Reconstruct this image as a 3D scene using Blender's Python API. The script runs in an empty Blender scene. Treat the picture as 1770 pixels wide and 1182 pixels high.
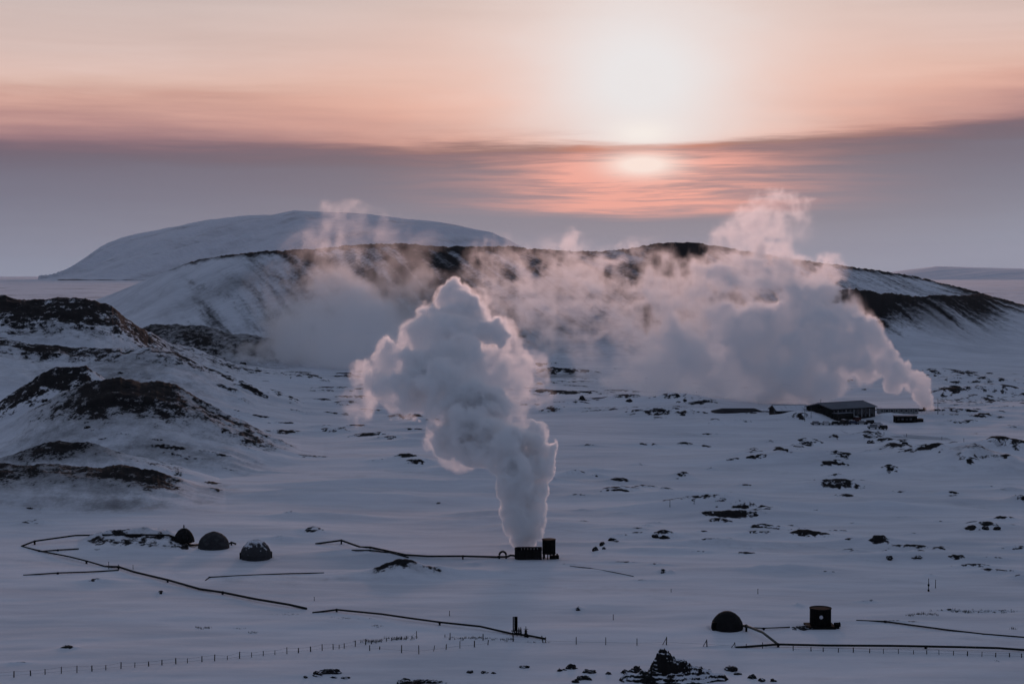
import bpy, bmesh, math, random, time
import numpy as np
from mathutils import Vector, Matrix
T0 = time.time()
R = math.radians
scene = bpy.context.scene
C = scene.collection
random.seed(7)

# ---------------------------------------------------------------- camera
F = 2900.0            # focal length in pixels of the 1770 px wide frame
H = 67.0              # eye height above the plain
YH = 475.0            # horizon row
PITCH = math.atan((591.0 - YH) / F)
cam_d = bpy.data.cameras.new('camera')
cam_d.sensor_width = 36.0
cam_d.lens = 36.0 * F / 1770.0
cam_d.clip_start = 1.0
cam_d.clip_end = 200000.0
cam = bpy.data.objects.new('camera', cam_d)
C.objects.link(cam)
cam.location = (0, 0, H)
cam.rotation_euler = (R(90) - PITCH, 0, 0)
scene.camera = cam

# ---------------------------------------------------------------- node helpers
class NT:
    """tiny arithmetic layer over a shader node tree"""
    def __init__(s, tree):
        s.t = tree; s.n = tree.nodes; s.l = tree.links
    def new(s, typ, **kw):
        n = s.n.new(typ)
        for k, v in kw.items(): setattr(n, k, v)
        return n
    def put(s, sock, v):
        if isinstance(v, bpy.types.NodeSocket): s.l.new(v, sock)
        elif v is not None: sock.default_value = v
    def m(s, op, a, b=None, c=None, clamp=False):
        n = s.new('ShaderNodeMath', operation=op, use_clamp=clamp)
        s.put(n.inputs[0], a); s.put(n.inputs[1], b); s.put(n.inputs[2], c)
        return n.outputs[0]
    def add(s, a, b): return s.m('ADD', a, b)
    def sub(s, a, b): return s.m('SUBTRACT', a, b)
    def mul(s, a, b): return s.m('MULTIPLY', a, b)
    def div(s, a, b): return s.m('DIVIDE', a, b)
    def smooth(s, x, lo, hi):
        n = s.new('ShaderNodeMapRange', interpolation_type='SMOOTHSTEP')
        s.put(n.inputs[0], x); s.put(n.inputs[1], lo); s.put(n.inputs[2], hi)
        n.inputs[3].default_value = 0; n.inputs[4].default_value = 1
        return n.outputs[0]
    def gauss(s, x, x0, w):      # exp(-((x-x0)/w)^2)
        d = s.div(s.sub(x, x0), w)
        return s.m('EXPONENT', s.mul(s.mul(d, d), -1.0))
    def xyz(s, x, y, z):
        n = s.new('ShaderNodeCombineXYZ')
        s.put(n.inputs[0], x); s.put(n.inputs[1], y); s.put(n.inputs[2], z)
        return n.outputs[0]
    def noise(s, vec, scale=1.0, detail=3.0, rough=0.5, dist=0.0):
        n = s.new('ShaderNodeTexNoise')
        s.put(n.inputs['Vector'], vec); n.inputs['Scale'].default_value = scale
        n.inputs['Detail'].default_value = detail; n.inputs['Roughness'].default_value = rough
        n.inputs['Distortion'].default_value = dist
        return n.outputs[0]
    def mix(s, f, a, b):
        n = s.new('ShaderNodeMix', data_type='RGBA')
        s.put(n.inputs[0], f)
        for i, v in ((6, a), (7, b)):
            if isinstance(v, tuple) and len(v) == 3: v = v + (1.0,)
            s.put(n.inputs[i], v)
        return n.outputs[2]
    def ramp(s, x, stops, interp='LINEAR'):
        n = s.new('ShaderNodeValToRGB'); s.put(n.inputs[0], x)
        cr = n.color_ramp; cr.interpolation = interp
        while len(cr.elements) < len(stops): cr.elements.new(0.5)
        for e, (p, c) in zip(cr.elements, stops):
            e.position = p; e.color = tuple(c) + (1.0,)
        return n.outputs[0]

def lin(r, g, b):
    return tuple(((c / 255) / 12.92 if c / 255 <= 0.04045 else ((c / 255 + 0.055) / 1.055) ** 2.4) for c in (r, g, b))

# ---------------------------------------------------------------- sky
SUN_PX, SUN_PY = 1110.0, 262.0
SUN_AZ = math.atan((SUN_PX - 885) / F)               # to the right of +Y
SUN_EL = math.atan((YH - SUN_PY) / F)
world = bpy.data.worlds.new('World'); scene.world = world; world.use_nodes = True
w = NT(world.node_tree); w.n.clear()
tc = w.new('ShaderNodeTexCoord')
sep = w.new('ShaderNodeSeparateXYZ'); w.l.new(tc.outputs['Generated'], sep.inputs[0])
vx, vy, vz = sep.outputs
az = w.m('ARCTAN2', vx, vy)                          # radians right of straight ahead
hor = w.m('SQRT', w.add(w.mul(vx, vx), w.mul(vy, vy)))
el = w.m('ARCTAN2', vz, hor)
u = w.div(w.mul(az, 180 / math.pi), 1.0)             # degrees
v = w.mul(el, 180 / math.pi)
# long thin streaks of high cloud, lying almost level
st1 = w.noise(w.xyz(w.mul(u, 0.10), w.mul(v, 1.1), 3.0), 1.0, 4.0, 0.55, 0.3)
wrp = w.noise(w.xyz(w.mul(u, 0.12), w.mul(v, 0.5), 21.0), 1.0, 2.0, 0.5)
st2 = w.noise(w.xyz(w.mul(u, 0.20), w.add(w.mul(v, 3.6), w.mul(wrp, 2.0)), 8.0), 1.0, 5.0, 0.60, 0.15)
tilt = w.add(w.mul(w.mul(w.m('MAXIMUM', w.sub(u, 4.0), 0.0), w.m('MAXIMUM', w.sub(u, 4.0), 0.0)), -0.0040), w.mul(u, -0.006))
tilt = w.m('MAXIMUM', tilt, -1.2)
ve = w.add(w.add(v, tilt), w.mul(w.sub(st1, 0.5), w.add(0.45, w.mul(w.smooth(v, 2.5, 6.0), 0.7))))
ve = w.add(ve, w.mul(w.sub(st2, 0.5), 0.65))
# colour against elevation (degrees / 60)
D = 60.0
stops = [(0.0, lin(146, 154, 173)), (0.45, lin(141, 149, 168)), (1.5, lin(130, 134, 152)), (2.5, lin(119, 120, 138)), (3.5, lin(113, 110, 127)),
         (3.9, lin(109, 100, 115)), (4.25, lin(122, 102, 115)), (4.65, lin(150, 117, 125)), (5.15, lin(186, 142, 139)), (5.8, lin(212, 165, 153)), (6.4, lin(222, 186, 174)),
         (7.4, lin(218, 192, 185)), (9.2, lin(204, 186, 182)), (13.0, lin(178, 168, 172)), (20.0, lin(140, 142, 158)), (60.0, lin(96, 109, 132))]
away = w.ramp(w.div(ve, D), [(a / D, c) for a, c in stops])
# away from the sun the clouds lose their warmth
cool = w.ramp(w.div(v, D), [(0.0, lin(102, 109, 128)), (6 / D, lin(96, 104, 125)), (20 / D, lin(94, 103, 126)), (1.0, lin(96, 109, 132))])
du = w.sub(u, math.degrees(SUN_AZ)); dv = w.sub(v, math.degrees(SUN_EL))
sunside = w.smooth(w.m('ABSOLUTE', du), 85.0, 20.0)
col = w.mix(sunside, cool, away)
# streaky tonal change in the warm part
tone = w.add(1.0, w.mul(w.sub(st1, 0.5), w.mul(w.smooth(v, 3.8, 6.0), 0.34)))
tone = w.add(tone, w.mul(w.sub(st2, 0.5), 0.05))
mt = w.new('ShaderNodeVectorMath', operation='SCALE'); w.l.new(col, mt.inputs[0]); w.l.new(tone, mt.inputs['Scale'])
col = mt.outputs[0]
# a warm tint that widens round the sun above the dark bank
warm = w.mul(w.gauss(du, 0.0, 9.0), w.mul(w.smooth(ve, 4.15, 4.7), w.smooth(v, 9.5, 5.0)))
warm = w.mul(warm, w.add(0.55, w.mul(st1, 0.8)))
col = w.mix(w.m('MULTIPLY', warm, 1.0, clamp=True), col, lin(241, 160, 132))
# glow of the veiled sun above the bank
gv = w.sub(v, 6.6)
gd = w.add(w.m('POWER', w.m('ABSOLUTE', w.div(du, 3.6)), 2.0), w.m('POWER', w.m('ABSOLUTE', w.div(gv, 3.1)), 2.0))
gd = w.mul(gd, w.add(0.55, w.mul(w.noise(w.xyz(w.mul(u, .22), w.mul(v, .55), 30.0), 1.0, 4.0, .6), 0.9)))
gw = w.m('EXPONENT', w.mul(gd, -0.75))
gw = w.mul(gw, w.smooth(w.add(ve, w.mul(w.gauss(du, 0, 1.3), 0.1)), 4.1, 4.65))
gwide = w.mul(w.m('EXPONENT', w.mul(gd, -0.16)), w.smooth(ve, 4.2, 4.9))
col = w.mix(w.m('MULTIPLY', gwide, 0.68, clamp=True), col, lin(237, 206, 195))
col = w.mix(w.m('MULTIPLY', gw, 1.06, clamp=True), col, lin(234, 232, 234))
# reddened glow under the bank, cut by level streaks
lowv = w.sub(v, 3.15)
ld = w.add(w.m('POWER', w.m('ABSOLUTE', w.div(du, 4.0)), 2.0), w.m('POWER', w.m('ABSOLUTE', w.div(lowv, 1.6)), 2.0))
lg = w.m('EXPONENT', w.mul(ld, -0.8))
edge = w.smooth(w.add(w.add(v, w.mul(w.m('ABSOLUTE', du), -0.03)), w.mul(w.sub(st2, 0.5), 0.25)), 1.75, 2.15)
cut = w.smooth(ve, 4.42, 4.12)
strk = w.add(0.30, w.mul(w.smooth(st2, 0.34, 0.66), 0.85))
lowg = w.mul(w.mul(lg, w.mul(edge, cut)), strk)
col = w.mix(w.m('MULTIPLY', lowg, 1.35, clamp=True), col, lin(240, 168, 156))
# the disc shining through just under the bank
disc = w.m('EXPONENT', w.mul(w.add(w.m('POWER', w.m('ABSOLUTE', w.div(du, 1.25)), 2.0), w.m('POWER', w.m('ABSOLUTE', w.div(w.sub(v, 3.72), 0.42)), 2.0)), -1.0))
col = w.mix(w.m('MULTIPLY', disc, 1.25, clamp=True), col, lin(252, 232, 224))
core = w.m('EXPONENT', w.mul(w.add(w.m('POWER', w.m('ABSOLUTE', w.div(du, 1.1)), 2.0), w.m('POWER', w.m('ABSOLUTE', w.div(w.sub(v, 4.75), 0.45)), 2.0)), -1.0))
core = w.mul(core, w.smooth(ve, 4.3, 4.6))
col = w.mix(w.m('MULTIPLY', core, 1.0, clamp=True), col, lin(246, 240, 236))
# thin dark orange streak of the bank across the sun
bank = w.mul(w.gauss(ve, w.add(4.33, w.mul(w.sub(st2, 0.5), 0.12)), 0.14), w.gauss(du, 0.0, 9.0))
col = w.mix(w.m('MULTIPLY', bank, w.add(0.40, w.mul(w.smooth(w.m('ABSOLUTE', du), 0.6, 2.2), 0.38)), clamp=True), col, w.mix(w.smooth(w.m('ABSOLUTE', du), 1.0, 4.0), lin(206, 120, 92), lin(134, 100, 100)))
sky = w.new('ShaderNodeTexSky', sky_type='NISHITA', sun_disc=False)
sky.sun_elevation = SUN_EL; sky.sun_rotation = SUN_AZ; sky.altitude = 300; sky.dust_density = 2.0
bg1 = w.new('ShaderNodeBackground'); w.l.new(sky.outputs[0], bg1.inputs[0]); bg1.inputs[1].default_value = 0.05
bg2 = w.new('ShaderNodeBackground'); w.l.new(col, bg2.inputs[0]); bg2.inputs[1].default_value = 1.0
mx = w.new('ShaderNodeMixShader'); mx.inputs[0].default_value = 0.975
w.l.new(bg1.outputs[0], mx.inputs[1]); w.l.new(bg2.outputs[0], mx.inputs[2])
wo = w.new('ShaderNodeOutputWorld'); w.l.new(mx.outputs[0], wo.inputs['Surface'])
world.cycles.sampling_method = 'MANUAL'; world.cycles.sample_map_resolution = 1024

sun_d = bpy.data.lights.new('sun', 'SUN'); sun_d.energy = 1.7; sun_d.angle = R(10); sun_d.color = (1.0, 0.60, 0.52)
sun = bpy.data.objects.new('sun', sun_d); C.objects.link(sun)
sdir = Vector((math.sin(SUN_AZ) * math.cos(SUN_EL), math.cos(SUN_AZ) * math.cos(SUN_EL), math.sin(SUN_EL)))
sun.rotation_euler = sdir.to_track_quat('Z', 'Y').to_euler()
sun.location = sdir * 3000

vs = scene.view_settings
vs.view_transform = 'Standard'; vs.look = 'None'; vs.exposure = 0.0; vs.gamma = 1.0; vs.use_curve_mapping = False
cy = scene.cycles
cy.max_bounces = 32; cy.diffuse_bounces = 2; cy.glossy_bounces = 2; cy.transparent_max_bounces = 8; cy.volume_bounces = 32
cy.use_denoising = True; cy.volume_step_rate = 1.0; cy.volume_max_steps = 256
cy.use_adaptive_sampling = True; cy.adaptive_threshold = 0.02
cy.sample_clamp_indirect = 3.0

# ---------------------------------------------------------------- geometry of the view: pixel + distance -> place
SP, CP = math.sin(PITCH), math.cos(PITCH)
def ray(px, py):
    a = (px - 885.0) / F; b = -(py - 591.0) / F
    return a, CP + b * SP, -SP + b * CP           # direction with forward component CP + b SP along Y
def at(px, py, Y):
    a, b, c = ray(px, py); k = Y / b
    return a * k, Y, H + c * k
def flat(px, py, z=0.0):
    a, b, c = ray(px, py); k = (z - H) / c
    return a * k, b * k, z

# ---------------------------------------------------------------- numpy noise
_rng = np.random.RandomState(11)
_L2 = _rng.rand(256, 256).astype(np.float32) * 2 - 1
_L3 = (_rng.rand(64, 64, 64).astype(np.float32) * 2 - 1)
def vnoise2(x, y):
    xi = np.floor(x).astype(np.int64); yi = np.floor(y).astype(np.int64)
    fx = x - xi; fy = y - yi
    fx = fx * fx * fx * (fx * (fx * 6 - 15) + 10); fy = fy * fy * fy * (fy * (fy * 6 - 15) + 10)
    x0 = xi & 255; x1 = (xi + 1) & 255; y0 = yi & 255; y1 = (yi + 1) & 255
    a = _L2[x0, y0]; b = _L2[x1, y0]; c = _L2[x0, y1]; d = _L2[x1, y1]
    return (a + (b - a) * fx) * (1 - fy) + (c + (d - c) * fx) * fy
def fbm2(x, y, oct=4, gain=0.5, lac=2.03, ridged=False):
    s = 0; a = 1; t = 0
    for i in range(oct):
        n = vnoise2(x + 17.3 * i, y - 9.1 * i)
        if ridged: n = 1 - 2 * np.abs(n)
        s = s + a * n; t += a; a *= gain; x = x * lac; y = y * lac
    return s / t
def vnoise3(x, y, z):
    xi = np.floor(x).astype(np.int32); yi = np.floor(y).astype(np.int32); zi = np.floor(z).astype(np.int32)
    fx = x - xi; fy = y - yi; fz = z - zi
    fx = fx * fx * (3 - 2 * fx); fy = fy * fy * (3 - 2 * fy); fz = fz * fz * (3 - 2 * fz)
    x0 = xi & 63; x1 = (xi + 1) & 63; y0 = yi & 63; y1 = (yi + 1) & 63; z0 = zi & 63; z1 = (zi + 1) & 63
    def lx(yy, zz):
        a = _L3[x0, yy, zz]; return a + (_L3[x1, yy, zz] - a) * fx
    a = lx(y0, z0); a = a + (lx(y1, z0) - a) * fy
    b = lx(y0, z1); b = b + (lx(y1, z1) - b) * fy
    return a + (b - a) * fz

# ---------------------------------------------------------------- object helpers
def tag(o, label=None, cat=None, group=None, kind=None):
    if label: o['label'] = label
    if cat: o['category'] = cat
    if group: o['group'] = group
    if kind: o['kind'] = kind
    return o
# ---------------------------------------------------------------- terrain
def fy(py): return F * H / (py - YH)          # distance of the plain seen at a picture row
def I(a, xs, ys): return np.interp(a, xs, ys)
def sstep(x, lo, hi):
    t = np.clip((x - lo) / (hi - lo), 0, 1); return t * t * (3 - 2 * t)

# a ridge: crest points (px, py, distance, rock, gravel), feet (px, distance), length of the far side, profile power
RIDGES = [
 dict(o='crater', back=260, pw=1.25, band=(-.1, 0.5), rim=.22, foot=[(-300, 1330), (500, 1300), (800, 1150), (2200, 1150)],
   crest=[(-400, 590, 1900, 0, 0), (20, 560, 1850, 0, 0), (150, 524, 1800, 0, .1), (200, 505, 1760, .1, .2), (250, 485, 1700, .25, .2), (300, 465, 1660, .36, .25), (325, 456, 1655, .46, .35), (345, 450, 1640, .50, .3), (400, 441, 1600, .48, .3),
     (460, 436, 1580, .50, .5), (540, 432, 1540, .52, .6), (590, 427, 1530, .46, .6), (640, 423, 1500, .50, .7), (700, 423, 1500, .52, .75), (760, 428, 1500, .54, .75), (830, 428, 1500, .54, .75), (880, 427, 1500, .52, .7),
     (920, 432, 1500, .44, .6), (1010, 437, 1500, .44, .6), (1060, 435, 1500, .46, .6), (1110, 428, 1500, .55, .7), (1140, 423, 1500, .8, .7), (1170, 421, 1500, 1.0, .8), (1200, 421, 1500, .95, .8), (1230, 425, 1500, .7, .6),
     (1300, 437, 1520, .5, .5), (1390, 452, 1550, .55, .3), (1450, 460, 1560, .45, .15), (1520, 470, 1580, .42, .1), (1600, 483, 1600, .40, .1), (1690, 507, 1540, .55, .3), (1720, 515, 1520, .6, .35), (1770, 530, 1500, .5, .3),
     (1850, 552, 1480, .3, .2), (2000, 590, 1440, 0, 0), (2200, 625, 1400, 0, 0)]),
 dict(o='crater', back=60, pw=1.3, band=(0.05, 0.95), rim=.2, foot=[(1000, 1150), (2000, 1150)],
   crest=[(1150, 560, 1330, 0, 0), (1300, 530, 1330, .3, .3), (1400, 505, 1340, .7, .6), (1480, 500, 1350, .85, .7), (1520, 507, 1355, .85, .75), (1560, 511, 1360, .7, .6), (1600, 513, 1370, .6, .5), (1650, 512, 1400, .62, .5), (1692, 510, 1440, .72, .6), (1715, 520, 1440, .6, .5), (1770, 540, 1420, .35, .3), (1850, 570, 1400, .1, .1), (1950, 620, 1380, 0, 0)]),
 dict(o='dark', back=80, pw=0.8, band=(-.3, 0.6), foot=[(0, 1150), (700, 1150)],
   crest=[(150, 600, 1250, 0.74, .8), (230, 570, 1250, 0.56, .8), (260, 564, 1250, 0.56, .8), (300, 562, 1250, 0.54, .8), (345, 563, 1250, 0.54, .8), (390, 575, 1250, 0.48, .8), (440, 580, 1250, 0.52, .8), (500, 592, 1250, 0.50, .7), (545, 612, 1240, 0.24, .4), (600, 635, 1240, 0.00, 0)]),
 dict(o='back', back=90, pw=0.9, band=(0.30, 0.85), foot=[(-400, 780), (0, 800), (300, 820), (430, 860), (620, 960), (700, 1000)],
   crest=[(-600, 560, 950, 0.34, .3), (-300, 520, 950, 0.44, .3), (-100, 512, 950, 0.56, .3), (0, 514, 950, 0.66, .35), (60, 519, 950, 0.64, .35), (120, 517, 950, 0.68, .3), (165, 521, 955, 0.66, .3), (190, 530, 960, 0.60, .3), (205, 541, 960, 0.60, .3), (225, 553, 965, 0.56, .3), (245, 566, 970, 0.60, .3), (256, 577, 975, 0.54, .4), (300, 598, 1000, 0.46, .5),
     (370, 618, 1025, 0.44, .4), (430, 634, 1050, 0.42, .3), (490, 644, 1070, 0.36, .2), (560, 650, 1080, 0.39, .2), (620, 652, 1085, 0.44, .2), (680, 654, 1090, 0.38, .1), (760, 657, 1090, 0.00, 0)]),
 dict(o='back', back=70, pw=1.0, band=(0.55, 0.95), foot=[(-400, 660), (0, 690), (300, 700), (450, 720), (600, 720)],
   crest=[(-600, 580, 850, 0.44, .4), (-200, 575, 850, 0.44, .4), (0, 585, 850, 0.54, .45), (30, 590, 850, 0.56, .45), (60, 597, 850, 0.58, .5), (130, 603, 850, 0.52, .5), (200, 604, 850, 0.52, .5), (260, 604, 850, 0.46, .45), (300, 608, 850, 0.44, .45), (340, 626, 850, 0.46, .4), (380, 648, 850, 0.34, .25), (450, 682, 850, 0.10, .1), (520, 702, 850, 0.00, 0)]),
 dict(o='mid', back=45, pw=0.85, band=(0.30, 0.75), foot=[(-400, 640), (400, 640)],
   crest=[(-400, 730, 700, 0.10, 0), (-100, 702, 700, 0.33, 0), (0, 691, 700, 0.55, .1), (30, 672, 700, 0.59, .1), (60, 651, 700, 0.65, .15), (90, 638, 700, 0.67, .2), (120, 634, 700, 0.67, .2), (148, 634, 700, 0.63, .2), (162, 645, 700, 0.43, .2), (185, 657, 700, 0.33, .2), (260, 672, 700, 0.10, .1), (360, 712, 700, 0.00, 0)]),
 dict(o='mid', back=55, pw=0.95, band=(0.28, 0.80), foot=[(-400, 555), (0, 560), (100, 545), (240, 530), (400, 545), (545, 600), (700, 600)],
   crest=[(-400, 800, 640, 0.00, 0), (0, 742, 640, 0.05, .1), (50, 708, 640, 0.30, .3), (100, 684, 640, 0.43, .6), (160, 663, 640, 0.65, .9), (200, 656, 640, 0.71, 1), (240, 660, 640, 0.65, 1), (275, 663, 640, 0.69, .9), (305, 669, 640, 0.63, .8), (330, 684, 638, 0.55, .75), (380, 712, 632, 0.51, .6), (420, 735, 628, 0.48, .5), (480, 765, 620, 0.43, .35), (520, 783, 616, 0.35, .2), (560, 797, 612, 0.10, 0), (620, 812, 606, 0.00, 0)]),
 dict(o='near', back=35, pw=0.9, band=(0.35, 0.9), foot=[(-400, 505), (500, 512)],
   crest=[(-400, 770, 540, 0.57, .6), (-100, 800, 540, 0.43, .5), (0, 791, 540, 0.42, .7), (50, 777, 540, 0.52, .95), (100, 766, 540, 0.57, 1), (150, 765, 540, 0.49, 1), (180, 773, 540, 0.35, .7), (240, 788, 540, 0.31, .35), (300, 808, 540, 0.45, .3), (380, 832, 540, 0.33, .2), (450, 848, 540, 0.00, 0)]),
 dict(o='near', back=30, pw=0.85, band=(0.10, 0.85), foot=[(-400, 445), (0, 452), (300, 458), (500, 470)],
   crest=[(-400, 790, 505, 0.57, .8), (0, 802, 505, 0.57, .9), (60, 808, 505, 0.57, .95), (150, 807, 505, 0.61, 1), (200, 809, 505, 0.59, 1), (250, 815, 505, 0.59, .95), (310, 832, 505, 0.47, .5), (340, 846, 505, 0.35, .2), (390, 860, 505, 0.31, .1), (450, 878, 505, 0.00, 0)]),
 dict(o='heap', back=8, pw=0.7, band=(-.2, 0.5), foot=[(0, 399), (600, 399)],
   crest=[(100, 962, 412, 0, 0), (135, 950, 412, .34, .1), (165, 930, 416, 0.52, .2), (190, 920, 418, 0.52, .3), (240, 918, 418, 0.50, .3), (290, 918, 418, 0.48, .3), (315, 930, 416, 0.46, .2), (335, 948, 412, .34, 0), (350, 958, 412, 0, 0)]),
 dict(o='berm', back=5, pw=0.8, band=(0.3, 0.8), foot=[(0, 367), (900, 367)],
   crest=[(345, 1003, 373, 0, 0), (365, 998, 374, .5, .3), (430, 994, 374, .42, .3), (520, 991, 374, .45, .35), (600, 989, 374, .45, .35), (640, 986, 375, .4, .35), (668, 976, 375, .6, .4), (690, 970, 375, .72, .5), (712, 972, 375, .6, .5), (735, 982, 375, .5, .4), (770, 987, 375, .5, .3), (795, 993, 374, 0, 0)]),
 dict(o='outcrop', back=4, pw=1.0, band=(0.0, 0.7), foot=[(0, 274), (2000, 274)],
   crest=[(500, 1180, 283, 0, 0), (540, 1162, 284, .35, .2), (575, 1160, 284, .35, .2), (610, 1172, 283, .15, 0), (680, 1171, 283, .2, .2), (760, 1163, 283, .36, .3), (900, 1160, 283, .36, .3), (1000, 1160, 283, .36, .3), (1090, 1160, 283, .36, .3), (1118, 1159, 282, .4, .3), (1200, 1162, 282, .4, .3), (1300, 1171, 281, .32, .2), (1360, 1178, 280, .1, 0), (1420, 1190, 280, 0, 0)]),
]
# low lava swells breaking through the snow: px, py, half width px, half height px, rock
BUMPS = """400,676,24,4,.8 440,678,30,4,.7 475,683,22,3,.8 417,693,22,3,.6 502,697,16,4,.5 556,695,22,3,.7 529,649,40,2,.7 458,649,26,3,.6 532,663,48,6,.62 491,750,38,4,.75 576,748,28,4,.75 491,733,30,2,.6 556,739,24,2,.55
600,700,30,3,.6 640,712,34,3,.6 580,716,30,2,.5 520,714,26,2,.45 700,724,40,4,.7 735,731,22,3,.7 707,744,34,2,.7 636,756,36,4,.75 671,762,26,4,.75 720,768,24,2,.4 703,795,26,6,.8 724,802,24,5,.8 653,798,12,2,.6 616,738,24,2,.5 870,700,30,3,.5
973,650,62,8,.85 945,667,24,4,.7 938,632,50,3,.8 1058,632,18,2,.7 984,682,78,3,.8 900,676,40,3,.7 1044,714,66,5,.7 1133,717,52,5,.72 955,714,28,4,.6 1165,696,24,4,.8 1089,692,30,3,.75 1019,696,26,2,.6 1122,770,30,2,.7 1019,770,14,1.5,.6
993,820,17,4,.75 1033,825,16,3,.7 1072,834,24,4,.75 1076,854,42,6,.72 1151,853,14,4,.7 960,838,9,2,.6 1000,862,20,2,.6 1115,846,20,3,.6 1204,700,38,5,.8 1190,720,32,4,.75 1241,735,24,5,.35 1282,731,20,2,.7 1309,723,18,2,.6 1380,728,18,4,.6
1184,770,15,3,.7 1220,773,10,2,.6 1394,767,24,5,.75 1360,777,18,3,.7 1441,761,14,2,.7 1505,761,26,5,.75 1529,764,16,2,.7 1563,764,14,2,.7 1300,787,10,4,.8 1295,793,30,3,.6 1346,789,12,4,.8 1377,786,15,4,.75 1316,800,12,3,.75
1353,798,14,4,.7 1448,800,30,4,.75 1438,807,28,4,.7 1445,824,15,3,.7 1500,792,14,2,.5 1648,774,12,4,.75 1448,843,44,8,.85 1458,861,20,3,.75 1536,818,20,6,.8 1180,825,14,5,.75 1265,800,16,2,.6 1230,812,10,2,.5 1285,840,14,2,.5 1345,838,14,1.5,.5 1260,858,6,2,.6
1555,792,30,10,.85 1628,789,66,6,.85 1600,803,28,7,.8 1738,785,40,12,.9 1690,812,62,16,.5 1763,871,12,6,.8 1745,848,22,3,.6 1700,842,20,2,.5 1645,652,52,3,.85 1700,656,40,3,.75 1662,662,62,5,.62 1730,664,30,3,.7 1672,686,90,6,.66 1740,687,44,6,.7
1640,676,40,3,.55 1705,723,30,4,.7 1620,700,20,3,.5 1755,740,22,3,.7 1210,878,64,7,.88 1282,884,22,5,.8 1251,896,60,6,.85 1244,904,28,4,.75 1327,888,20,5,.75 1327,914,30,4,.85 1308,924,27,3,.7 1395,928,34,6,.9 1520,944,22,5,.85
1580,951,46,5,.9 1618,958,18,5,.85 1486,957,20,3,.75 1470,941,14,2,.6 1535,963,18,3,.75 1584,961,14,3,.75 1650,970,24,3,.7 1687,982,36,4,.72 1724,990,42,4,.75 1765,998,16,3,.7 1149,926,18,5,.85 1145,988,5,3,.8 1160,989,4,2,.7 1040,946,6,3,.85
1060,940,6,2,.6 1031,955,4,2,.6 1705,911,20,5,.8 1736,899,18,4,.8 1755,950,28,4,.7 1680,917,14,4,.75 1260,943,7,2,.6 1295,951,8,1.5,.6 119,1121,12,3,.7 542,918,16,4,.7 491,931,24,3,.45 32,1146,15,1.5,.7 278,1024,4,2,.8 170,1005,22,3,.4
500,893,8,2,.6 1000,1052,5,2,.7 1500,1040,14,2,.5 760,873,10,1.5,.45 1115,1003,30,1,.35 820,975,8,2,.3 1545,1075,44,1.6,.55 1240,1118,20,2,.6 1640,1055,20,1.5,.4 1720,1056,30,1.5,.4 330,735,20,3,.4 1381,1046,7,2,.7 1700,752,26,2,.4
60,905,30,4,.2 1100,805,16,2,.4 1010,905,10,1.2,.5 1130,905,14,1.5,.45 1080,890,12,1.2,.4 1200,850,12,1.2,.4 1560,850,20,1.5,.35 1600,870,20,1.5,.3 1650,858,18,1.5,.3 1420,885,16,1.2,.4 1480,905,14,1.2,.4 1560,895,12,1,.4 1640,930,14,1,.4"""
BUMPS = [tuple(float(q) for q in s.split(',')) for s in BUMPS.split()]

BUMPS_S = """146,731,14,3,.7 170,743,15,3,.7 210,751,20,2,.6 271,760,26,2,.55 295,775,28,5,.7 325,792,45,5,.6 366,785,40,4,.55 390,812,30,5,.45 440,815,40,4,.40 366,836,15,4,.8 373,850,16,4,.8 68,697,22,4,.5 50,704,20,3,.5
424,744,50,3,.55 475,761,50,3,.6 542,790,34,3,.6 146,606,60,4,.5 68,616,60,5,.45 220,616,80,4,.42 305,622,60,4,.5 170,626,60,2,.4 339,636,40,2,.45 217,646,40,2,.5 254,655,40,2,.5 305,592,40,6,.5 332,605,30,5,.6 40,600,40,5,.5
110,640,20,3,.7 250,800,40,3,.35 60,880,40,3,.25 180,760,30,3,.5 320,820,24,3,.5 410,770,40,2,.45 260,700,60,10,.35 200,690,50,8,.35 330,725,50,8,.4 390,748,40,6,.4 120,560,40,3,.3 20,560,18,6,.7 60,555,16,6,.8 100,545,18,4,.7"""
BUMPS_S = [tuple(float(q) for q in s.split(',')) for s in BUMPS_S.split()]
_r = random.Random(12)
for _ in range(120):
    px = _r.uniform(380, 1770); py = 640 + abs(_r.gauss(0, 46))
    if py > 800: continue
    BUMPS.append((px, py, _r.uniform(14, 60), _r.uniform(1.0, 2.6), _r.uniform(.35, .75)))
for _ in range(60): BUMPS.append((_r.uniform(1590, 1790), _r.uniform(650, 716), _r.uniform(6, 26), _r.uniform(1.0, 2.2), _r.uniform(.5, .85)))
for _ in range(45): BUMPS.append((_r.uniform(960, 1770), _r.uniform(760, 1000), _r.uniform(8, 30), _r.uniform(.8, 2.2), _r.uniform(.25, .7)))
BUMPS += [(1408, 727, 26, 5, -.5), (1545, 722, 30, 4, -.5), (1385, 722, 24, 4, -.5), (1300, 726, 40, 4, -.4)]
for _ in range(34): BUMPS.append((_r.uniform(560, 1770), _r.uniform(750, 1010), _r.uniform(50, 130), _r.uniform(3.5, 7.5), -.5))
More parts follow.
